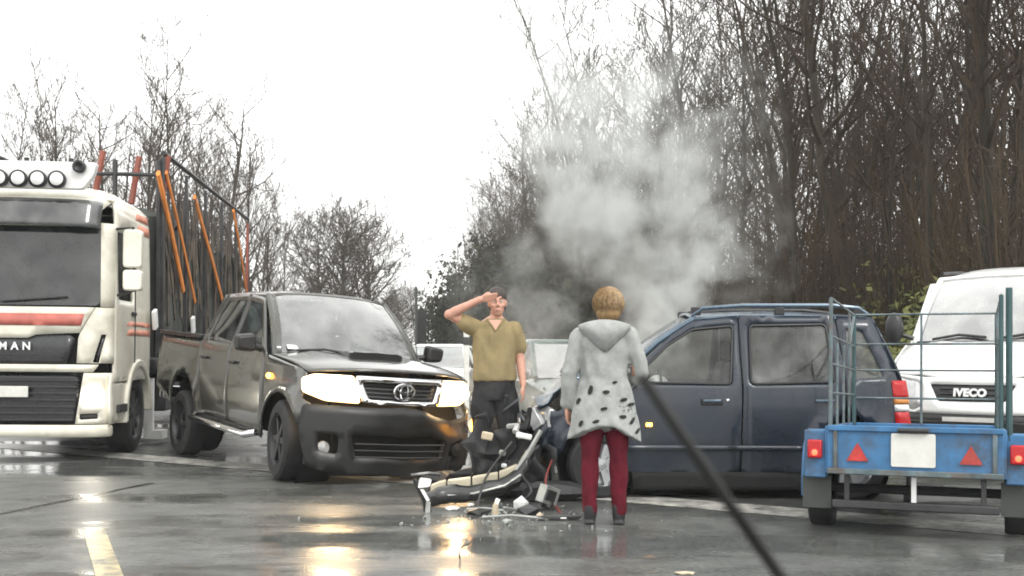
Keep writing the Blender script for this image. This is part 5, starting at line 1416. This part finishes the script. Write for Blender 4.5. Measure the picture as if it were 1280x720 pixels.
def build_man():
    t = thing('person', 'person facing the road in khaki T-shirt and dark trousers, one hand raised to the head', 'person', (-.16, 10.50, 0), (0, 0, R(3)))
    b = MB()
    loft(b, [(0, 0, .90, .16, .12), (0, 0, 1.02, .175, .125), (0, 0, 1.18, .165, .115), (0, 0, 1.38, .185, .125), (0, 0, 1.52, .185, .105), (0, 0, 1.585, .12, .08), (.01, -.005, 1.63, .06, .06)])
    limb(b, [(.01, 0, 1.58), (.02, -.02, 1.68)], [.06, .056])
    hc = (.025, -.035, 1.750)
    head(b, hc, 1.02, -1)
    for s in (-1, 1):
        limb(b, [(s * .095, 0, .94), (s * .125, -.02, .52), (s * .135, .01, .09)], [.085, .052, .036])
        b.ball((s * .145, -.06, .045), (.045, .12, .04), 12, 8)
    # raised right arm: elbow out to the side, hand on the brow
    limb(b, [(-.185, 0, 1.535), (-.415, -.10, 1.640), (-.135, -.155, 1.775)], [.056, .047, .032])
    hand(b, (-.128, -.157, 1.778), (1, -.05, .18), (0, -.35, .9), (-.1, -.9, -.2), .35)
    # hanging left arm
    limb(b, [(.19, 0, 1.525), (.235, .01, 1.245), (.258, -.06, 1.00)], [.055, .045, .031])
    hand(b, (.259, -.065, .990), (.02, -.14, -1), (-.25, -1, .1), (1, -.2, 0), .5)
    bd = fuse('body', b, .008, 'skin_man', t, 4)
    face_parts(bd, hc, 1.02, -1)
    # T-shirt
    b = MB()
    loft(b, [(0, 0, 1.035, .205, .155), (0, 0, 1.10, .206, .158), (0, -.005, 1.20, .196, .152), (0, 0, 1.36, .202, .145), (0, 0, 1.48, .202, .126), (0, 0, 1.55, .165, .10), (.01, 0, 1.600, .090, .075)], 32)
    limb(b, [(-.175, 0, 1.520), (-.285, -.05, 1.575)], [.083, .074])
    limb(b, [(.18, 0, 1.515), (.222, .005, 1.34)], [.080, .074])
    ts = fuse('t_shirt', b, .011, 'khaki', t, 4, .018, 5, 21, folds=.006)
    b = MB(); b.add([V((-.055, -.098, 1.592)), V((.06, -.098, 1.592)), V((.004, -.146, 1.485))], [(0, 2, 1)]).build('v_neck', 'skin_man', ts); b = MB()
    b.tube([(-.075, -.070, 1.600), (-.03, -.118, 1.545), (.005, -.140, 1.49), (.04, -.118, 1.545), (.088, -.070, 1.600)], .009, 6); b.build('collar', 'khaki', ts)
    # trousers
    b = MB()
    loft(b, [(0, 0, .86, .17, .135), (0, 0, .98, .192, .142), (0, 0, 1.07, .185, .135)])
    for s in (-1, 1): limb(b, [(s * .098, 0, .92), (s * .125, -.018, .52), (s * .135, .01, .10)], [.115, .090, .072])
    fuse('trousers', b, .011, 'dark_trousers', t, 5, .014, 6, 13)
    for s in (-1, 1):
        b = MB(); b.ball((s * .145, -.065, .045), (.054, .135, .048), 14, 10); limb(b, [(s * .136, .01, .06), (s * .135, .01, .12)], [.053, .054]); b.box((s * .145, -.055, .012), (.09, .26, .022))
        fuse('shoe', b, .009, 'shoe_pale', t, 3)
    b = MB(); b.ball((.025, -.012, 1.812), (.090, .106, .088), 18, 12); b.ball((.025, .03, 1.74), (.088, .078, .095), 14, 10)
    fuse('hair', b, .009, 'hair_dark', t, 2, .008, 14, 5)
build_man()
# ---------------------------------------------------------------- wreckage on the road
MT['cream_plastic'] = mat('cream_plastic', (.56, .51, .38), .5, vary=.35, scale=5, bump=.2)
MT['shard_white'] = mat('shard_white', (.80, .80, .78), .3, vary=.1)
MT['shard_dark'] = mat('shard_dark', (.022, .024, .024), .35, vary=.5, coat=.3)
MT['shard_crumb'] = mat('shard_crumb', (.25, .26, .25), .3, vary=.5, scale=12)
MT['wire_red'] = mat('wire_red', (.22, .04, .03), .5)
MT['shard_tan'] = mat('shard_tan', (.50, .42, .30), .5, vary=.3)
MT['shard_grey'] = mat('shard_grey', (.36, .37, .35), .35, .4, vary=.3)

def debris_bumper():
    t = thing('torn_bumper', 'long torn bumper with its cream foam core showing, lying in front of the pickup', 'bumper')
    P = [at(533, 632, 9.75), at(552, 616, 9.75), at(585, 612, 9.85), at(622, 605, 9.98), at(648, 594, 10.02), at(660, 574, 10.06)]
    for p in P: p.z = max(.05, p.z)
    cr = crumple(.035, 5, 2)
    def spine(u):
        s = u * (len(P) - 1); i = min(len(P) - 2, int(s)); return P[i].lerp(P[i + 1], s - i)
    core = MB()
    for k in range(5):
        u0, u1 = .06 + k * .185, .06 + (k + 1) * .185 - .012
        rr = []
        for q in range(4):
            p = spine(u0 + (u1 - u0) * q / 3) + V((0, 0, .055)); h = .050 + .012 * mn.noise(V((k, q, 0)))
            rr.append([p + V((0, -.05, -h)), p + V((0, .05, -h)), p + V((0, .05, h)), p + V((0, -.05, h))])
        MB().rings(rr).build('foam_block', 'cream_plastic', t, bevel=.01, recalc=True)
    sk = MB(); sk.grid(lambda u, v: cr(spine(u * .98) + V((0, -.10 - .05 * sin(pi * v), .02 - .13 * v + .03)), 1), 26, 5)
    for v in sk.v[:]: pass
    sk.v = [(x, y, max(.012, z)) for x, y, z in sk.v]
    sk.build('bumper_skin', 'shard_dark', t, .012)
    lip = MB(); lip.tube([cr(spine(u) + V((0, -.155, -.015)), .6) for u in (.25, .45, .65, .85)], .012, 6); lip.v = [(x, y, max(.014, z)) for x, y, z in lip.v]
    lip.build('bumper_trim', 'shard_grey', t)
debris_bumper()

def lump(name, label, cat, px, py, m, seed, sx, sy, sz, amp=.3, rot=0.0, parts=(), grp='pieces of wreckage on the road'):
    """A broken, many sided fragment resting on the road."""
    p = ground(px, py); rr = random.Random(seed)
    t = thing(name, label, cat, p, (0, 0, rot), grp)
    bm = bmesh.new(); bmesh.ops.create_icosphere(bm, subdivisions=1 if m != 'wreck_dark' else 2, radius=1)
    for v in bm.verts:
        n = mn.noise_vector(v.co * 1.3 + V((seed * 3.1, 0, 0)))
        v.co = V((v.co.x * sx, v.co.y * sy, v.co.z * sz)) * (1 + amp * n.x) + V((n.y * sx, n.z * sy, 0)) * amp * .6
    zmin = min(v.co.z for v in bm.verts)
    for v in bm.verts: v.co.z = max(0.003, v.co.z - zmin * .75)
    me = bpy.data.meshes.new('fragment'); bm.to_mesh(me); bm.free(); smooth_mesh(me, 12); me.materials.append(MT[m])
    o = bpy.data.objects.new('fragment', me); C.objects.link(o); o.parent = t
    for q, (off, d, mm, rz) in enumerate(parts):
        MB().box(off, d, M4.Rotation(rz, 3, 'Y') @ M4.Rotation(rz * .7, 3, 'Z')).build('broken_edge', mm, t, bevel=.004)
    return t

def upright_bracket():
    p = ground(532, 640); t = thing('headlamp_bracket', 'upright broken headlamp bracket in black and white at the left end of the torn bumper', 'car part', p, (0, 0, .2), None)
    MB().tube([(-.09, 0, .27), (-.05, 0, .17), (.0, .01, .09), (.02, .02, .0)], [.02, .022, .03, .035], 7).build('bracket_arm', 'shard_dark', t)
    MB().prism(round_poly([(-.07, .20), (.03, .21), (.045, .27), (-.05, .285)], .015), lambda x, z: (x, -.02, z), lambda x, z: (x, -.05, z)).build('lens_piece', 'shard_white', t, recalc=True)
    MB().prism(round_poly([(-.05, .19), (-.02, .19), (.03, .10), (.005, .09)], .006), lambda x, z: (x, -.025, z), lambda x, z: (x, -.045, z)).build('lens_piece', 'shard_white', t, recalc=True)
    MB().prism(round_poly([(-.01, .0), (.03, .0), (.035, .085), (.0, .09)], .006), lambda x, z: (x, -.03, z), lambda x, z: (x, -.05, z)).build('clip', 'shard_grey', t, recalc=True)
    MB().tube([(-.12, .0, .30), (.02, .0, .315), (.12, .02, .30)], .016, 6).build('bracket_arm', 'shard_dark', t)
upright_bracket()

lump('lamp_shard', 'oval white lamp shard lying flat below the torn bumper', 'debris', 565, 638, 'shard_white', 1, .075, .05, .022, .12)
lump('lamp_shard', 'large jagged white headlamp shard amid the wreckage right of the bumper', 'debris', 652, 640, 'shard_white', 2, .085, .06, .075, .45, .3, [((-.09, .0, .03), (.14, .04, .02), 'shard_grey', .2)])
lump('lamp_housing', 'square grey lamp housing tilted by the maroon trousers', 'debris', 685, 637, 'shard_dark', 3, .07, .06, .05, .3, .4, [((.0, 0, .12), (.15, .10, .15), 'shard_grey', .35), ((.0, -.055, .12), (.10, .02, .09), 'shard_dark', .35)])
lump('trim_piece', 'tan upright trim fragment in the middle of the wreckage', 'debris', 619, 648, 'shard_tan', 4, .03, .03, .085, .4, .2, [((.015, 0, .13), (.03, .03, .05), 'shard_white', .4)])
lump('plastic_fragment', 'black plastic fragment under the jagged white shard', 'debris', 662, 645, 'shard_dark', 5, .14, .08, .05, .4)
lump('plastic_fragment', 'flat black plastic fragment left of the tan trim piece', 'debris', 598, 644, 'shard_dark', 6, .12, .07, .03, .4, .5)
lump('plastic_fragment', 'long black splinter close to the shoes in maroon trousers', 'debris', 700, 650, 'shard_dark', 7, .20, .05, .025, .3)
lump('metal_fragment', 'small grey metal fragment in front of the tan trim piece', 'debris', 634, 656, 'shard_grey', 8, .045, .04, .025, .4)
lump('metal_fragment', 'tan crumb beside the grey strip near the jagged shard', 'debris', 675, 649, 'shard_tan', 9, .035, .03, .03, .4)
lump('metal_fragment', 'tiny pale fragment between oval shard and grey strip', 'debris', 588, 633, 'shard_white', 10, .035, .03, .015, .3)
lump('plastic_fragment', 'pale flat shard alone on the road nearest the camera', 'debris', 856, 718, 'shard_tan', 12, .07, .03, .012, .3)
lump('plastic_fragment', 'dark lump of torn plastic beneath the bonnet of the blue car', 'debris', 640, 622, 'wreck_dark', 14, .22, .12, .09, .4)

lump('plastic_fragment', 'broad dark heap of torn liner behind the cream bumper foam', 'debris', 600, 612, 'wreck_dark', 15, .34, .16, .13, .5, .3)
lump('plastic_fragment', 'black torn liner piece spread under the pickup bumper corner', 'debris', 556, 607, 'wreck_dark', 16, .26, .12, .08, .5, -.2)
lump('plastic_fragment', 'low black heap under the crushed nose of the blue car', 'debris', 690, 626, 'wreck_dark', 17, .26, .12, .10, .5, .1)
p = ground(655, 650); t = thing('trim_strip', 'long thin grey trim strip lying across the wreckage', 'debris', p, (0, 0, R(-6)), 'pieces of wreckage on the road')
MB().tube([(-.33, .03, .012), (-.1, .0, .035), (.12, -.01, .02), (.33, .02, .012)], .012, 6).build('strip', 'shard_grey', t)
MB().box((.24, .0, .02), (.18, .02, .012)).build('strip_end', 'shard_white', t, bevel=.003)
p = ground(612, 640); t = thing('trim_strip', 'short pale trim strip under the bumper foam', 'debris', p, (0, 0, R(-12)), 'pieces of wreckage on the road')
MB().tube([(-.2, .03, .012), (-.05, .0, .03), (.16, -.01, .014)], .011, 6).build('strip', 'shard_grey', t)
p = ground(580, 700); t = thing('bent_wire', 'small bent dark wire standing alone on the wet road', 'debris', p, (0, 0, 0), 'pieces of wreckage on the road')
MB().tube([(-.025, 0, .004), (-.03, 0, .05), (-.01, .005, .085), (.03, .0, .10), (.05, 0, .115)], .006, 6).build('wire', 'shard_dark', t)

# crumbs of glass and plastic strewn round the wreck: nobody could count them
rr = random.Random(99); cm = MB()
for k in range(170):
    u = rr.gauss(0, 1); v = rr.gauss(0, 1)
    p = ground(625 + 45 * u, 645 + 7 * v) if rr.random() < .75 else ground(640 + 80 * u, 650 + 10 * v)
    s_ = .005 + .012 * rr.random() ** 3
    M_ = M4.Rotation(rr.random() * 6.28, 3, V((rr.gauss(0, 1), rr.gauss(0, 1), rr.gauss(0, 1) + .1)).normalized())
    cm.box(p + V((0, 0, s_ * .8)), (s_ * 2, s_ * 1.3, s_ * .8), M_)
props(cm.build('glass_crumbs', 'shard_crumb'), kind='stuff')
def hose(pts, r, m, lab):
    t = thing('torn_hose', lab, 'hose', pts[0], (0, 0, 0), 'torn hoses and wires')
    P = [p - pts[0] for p in pts]; Q = []
    for i in range(len(P) - 1):
        p0, p1, p2, p3 = P[max(0, i - 1)], P[i], P[i + 1], P[min(len(P) - 1, i + 2)]
        for k in range(6):
            u = k / 6; Q.append(.5 * ((2 * p1) + (p2 - p0) * u + (2 * p0 - 5 * p1 + 4 * p2 - p3) * u * u + (3 * p1 - p0 - 3 * p2 + p3) * u ** 3))
    Q.append(P[-1]); MB().tube(Q, r, 6).build('hose', m, t)
hose([at(668, 560, 10.0), at(652, 590, 9.9), at(664, 615, 9.85), ground(640, 634), ground(622, 636)], .016, 'shard_dark', 'black hose hanging from the blue car front onto the road')
hose([at(690, 575, 9.95), at(682, 605, 9.9), ground(700, 640), ground(716, 646)], .009, 'wire_red', 'thin dull red wire trailing from the crushed front to the road')
hose([at(640, 552, 9.95), at(622, 575, 9.9), at(606, 600, 9.85), ground(596, 636)], .010, 'shard_dark', 'thin black cable looping over the cream bumper foam')

# the torn wing of the blue car, wedged between both noses in front of the man
def torn_wing():
    t = thing('torn_wing', 'crushed dark wing panel wedged upright between pickup bumper and blue car', 'car part')
    cr = crumple(.15, 4.6, 31)
    a, b = at(588, 560, 10.18), at(678, 560, 10.10)
    def fn(u, v):
        p = a.lerp(b, u); p.z = .03 + (.56 + .06 * sin(u * 5)) * v; p.y += .15 * sin(pi * u)
        q = cr(p, .3 + v); q.z = max(.01, q.z); return q
    MB().grid(fn, 40, 24).build('panel', 'wreck_dark', t, .012, ang=30)
    for px, py, w_, h, m in ((609, 545, .10, .07, 'shard_tan'), (655, 545, .14, .05, 'shard_white'), (628, 566, .06, .05, 'shard_grey'), (630, 582, .05, .04, 'lamp_lens')):
        MB().box(at(px, py, 9.97), (w_, .04, h), M4.Rotation(.2, 3, 'Y')).build('broken_edge', m, t, bevel=.012)
    c2 = crumple(.05, 5, 8)
    MB().tube([c2(at(q, r, 9.95), 1) for q, r in ((640, 592), (654, 575), (668, 552), (676, 540))], .022, 6).build('bent_strip', 'shard_grey', t)
torn_wing()

# ---------------------------------------------------------------- roadside furniture
MT['post_white'] = mat('post_white', (.78, .78, .74), .5, vary=.1)
MT['sign_back'] = mat('sign_back', (.09, .095, .09), .5, .5, vary=.3)
p = at(583, 440, 20); t = thing('marker_post', 'thin white marker post with a dark band beside the man', 'marker post', (p.x, 20, 0))
MB().prism(round_poly([(-.05, -.04), (.05, -.04), (.05, .04), (-.05, .04)], .02), lambda x, y: (x, y, 0), lambda x, y: (x, y, 1.75)).build('post', 'post_white', t, recalc=True)
MB().prism(round_poly([(-.054, -.044), (.054, -.044), (.054, .044), (-.054, .044)], .02), lambda x, y: (x, y, 1.42), lambda x, y: (x, y, 1.56)).build('band', 'shard_dark', t, recalc=True)
p = at(520, 440, 42); t = thing('road_sign', 'dark road sign seen nearly edge on beyond the pickup windscreen', 'road sign', (p.x, 42, 0), (0, 0, R(62)))
MB().tube([(0, 0, 0), (0, 0, 3.7)], .05, 8).build('pole', 'sign_back', t)
q = MB().box((.30, -.06, 2.1), (.62, .03, 1.5)).build('sign_panel', 'sign_back', t, bevel=.01)
MB().box((.30, -.035, 2.5), (.6, .02, .05)).build('rail', 'sign_back', q)

# ---------------------------------------------------------------- the wiper of the car one looks out of
MT['wiper_rubber'] = mat('wiper_rubber', (.008, .008, .008), .6)
a, b = at(800, 470, .82), at(1010, 770, .92)
t = thing('windscreen_wiper', 'blurred black windscreen wiper blade slanting over the road close to the viewer', 'wiper', b)
d = a - b
MB().tube([d * 0, d * .33, d * .66, d], [.0052, .005, .0046, .0030], 8).build('blade_carrier', 'wiper_rubber', t)
MB().tube([d * 0 + V((.003, .006, 0)), d * 1.0 + V((.003, .006, 0))], .0028, 6).build('rubber_lip', 'wiper_rubber', t)
MB().tube([V((.16, .06, -.16)), V((.08, .01, -.06)), d * .18 + V((0, -.006, 0)), d * .45 + V((0, -.005, .002))], [.007, .006, .0045, .004], 8).build('wiper_arm', 'wiper_rubber', t)
# ---------------------------------------------------------------- smoke from the crashed engine
BLOBS = []      # x, y, z, radius, weight
for px, py, Y, r, wgt in [(690, 545, 10.7, .28, .9), (676, 510, 10.8, .34, .85), (705, 480, 11.2, .32, .6), (735, 455, 11.5, .32, .5), (668, 455, 11.6, .42, .34), (690, 400, 12.2, .42, .34), (650, 385, 12.6, .40, .28), (655, 320, 12.6, .40, .30), (915, 330, 12.6, .30, .35), (770, 440, 11.8, .32, .6), (805, 420, 12.0, .40, 1.05), (835, 392, 12.2, .42, 1.2), (862, 362, 12.3, .40, 1.35), (880, 335, 12.4, .30, 1.2),
                          (805, 365, 12.3, .40, .8), (820, 325, 12.4, .44, .75), (772, 325, 12.4, .38, .8), (742, 285, 12.4, .42, .95), (715, 240, 12.5, .42, .9), (770, 262, 12.5, .44, .75), (725, 195, 12.5, .46, .7),
                          (688, 190, 12.6, .32, .5), (778, 205, 12.6, .46, .55), (845, 255, 12.6, .40, .6), (888, 285, 12.5, .30, .65), (860, 205, 12.6, .40, .5), (885, 170, 12.6, .30, .3), (725, 130, 12.7, .46, .4), (795, 125, 12.7, .50, .35), (690, 90, 12.7, .4, .25)]:
    if py < 300: r *= 1.38; wgt = wgt * 1.05 + .08
    p = at(px, py, Y); BLOBS.append((p.x, p.y, p.z, r * 1.12, wgt))

def smoke_material(origin):
    m, n, l, b = nmat('smoke'); n.remove(b); out = n['Material Output']
    tc = n.new('ShaderNodeTexCoord')
    wn_ = n.new('ShaderNodeTexNoise'); wn_.inputs['Scale'].default_value = 1.9; wn_.inputs['Detail'].default_value = 5
    l.new(tc.outputs['Object'], wn_.inputs['Vector'])
    sub = n.new('ShaderNodeVectorMath'); sub.operation = 'SUBTRACT'; sub.inputs[1].default_value = (.5, .5, .5); l.new(wn_.outputs['Color'], sub.inputs[0])
    scl = n.new('ShaderNodeVectorMath'); scl.operation = 'SCALE'; scl.inputs['Scale'].default_value = .8; l.new(sub.outputs[0], scl.inputs[0])
    add = n.new('ShaderNodeVectorMath'); add.operation = 'ADD'; l.new(tc.outputs['Object'], add.inputs[0]); l.new(scl.outputs[0], add.inputs[1])
    acc = None
    for x, y, z, r, wgt in BLOBS:
        d = n.new('ShaderNodeVectorMath'); d.operation = 'DISTANCE'; d.inputs[1].default_value = (x - origin.x, y - origin.y, z - origin.z); l.new(add.outputs[0], d.inputs[0])
        mr = n.new('ShaderNodeMapRange'); mr.interpolation_type = 'SMOOTHSTEP'; mr.inputs[1].default_value = r * .05; mr.inputs[2].default_value = r; mr.inputs[3].default_value = wgt; mr.inputs[4].default_value = 0
        l.new(d.outputs['Value'], mr.inputs[0])
        if acc is None: acc = mr.outputs[0]
        else:
            q = n.new('ShaderNodeMath'); q.operation = 'MAXIMUM' if False else 'SMOOTH_MAX'; q.inputs[2].default_value = .10; l.new(acc, q.inputs[0]); l.new(mr.outputs[0], q.inputs[1]); acc = q.outputs[0]
    nz = n.new('ShaderNodeTexNoise'); nz.inputs['Scale'].default_value = 2.9; nz.inputs['Detail'].default_value = 8; nz.inputs['Roughness'].default_value = .66
    l.new(add.outputs[0], nz.inputs['Vector'])
    s1 = n.new('ShaderNodeMath'); s1.operation = 'MULTIPLY_ADD'; s1.inputs[1].default_value = 6.2; s1.inputs[2].default_value = -3.15; l.new(nz.outputs['Fac'], s1.inputs[0])
    s2 = n.new('ShaderNodeMath'); s2.operation = 'ADD'; s2.inputs[1].default_value = 1.0; l.new(s1.outputs[0], s2.inputs[0])      # noise factor about 1
    s3 = n.new('ShaderNodeMath'); s3.operation = 'MULTIPLY'; l.new(acc, s3.inputs[0]); l.new(s2.outputs[0], s3.inputs[1])
    s4 = n.new('ShaderNodeMath'); s4.operation = 'SUBTRACT'; s4.inputs[1].default_value = .07; l.new(s3.outputs[0], s4.inputs[0])
    s5 = n.new('ShaderNodeMath'); s5.operation = 'MULTIPLY'; s5.inputs[1].default_value = SMOKE_D; l.new(s4.outputs[0], s5.inputs[0])
    s6 = n.new('ShaderNodeMath'); s6.operation = 'MAXIMUM'; s6.inputs[1].default_value = 0; l.new(s5.outputs[0], s6.inputs[0])
    pv = n.new('ShaderNodeVolumePrincipled'); pv.inputs['Color'].default_value = (.80, .82, .81, 1); pv.inputs['Anisotropy'].default_value = .1
    l.new(s6.outputs[0], pv.inputs['Density']); l.new(pv.outputs[0], out.inputs['Volume'])
    return m
SMOKE_D = 3.7
origin = V((.3, 10.9, .5))
b = MB()
for x, y, z, r, wgt in BLOBS: b.ball(V((x, y, z)) - origin, r * 1.3 + .34, 14, 10)
MT['smoke'] = smoke_material(origin)
sm = fuse('smoke_plume', b, .09, 'smoke', None, 3)
sm.location = origin
props(sm, 'grey white smoke billowing up from the crumpled front of the blue car', 'smoke', None, 'stuff')
sm.data.materials[0].cycles.volume_step_rate = .25 if hasattr(sm.data.materials[0].cycles, 'volume_step_rate') else 1

# ---------------------------------------------------------------- damp air
m, n, l, b = nmat('haze'); n.remove(b)
pv = n.new('ShaderNodeVolumePrincipled'); pv.inputs['Color'].default_value = (.92, .95, .96, 1); pv.inputs['Density'].default_value = .0007
l.new(pv.outputs[0], n['Material Output'].inputs['Volume']); MT['haze'] = m
hz = MB().box((0, 250, 14), (1400, 760, 32)).build('haze', 'haze'); props(hz, kind='stuff')
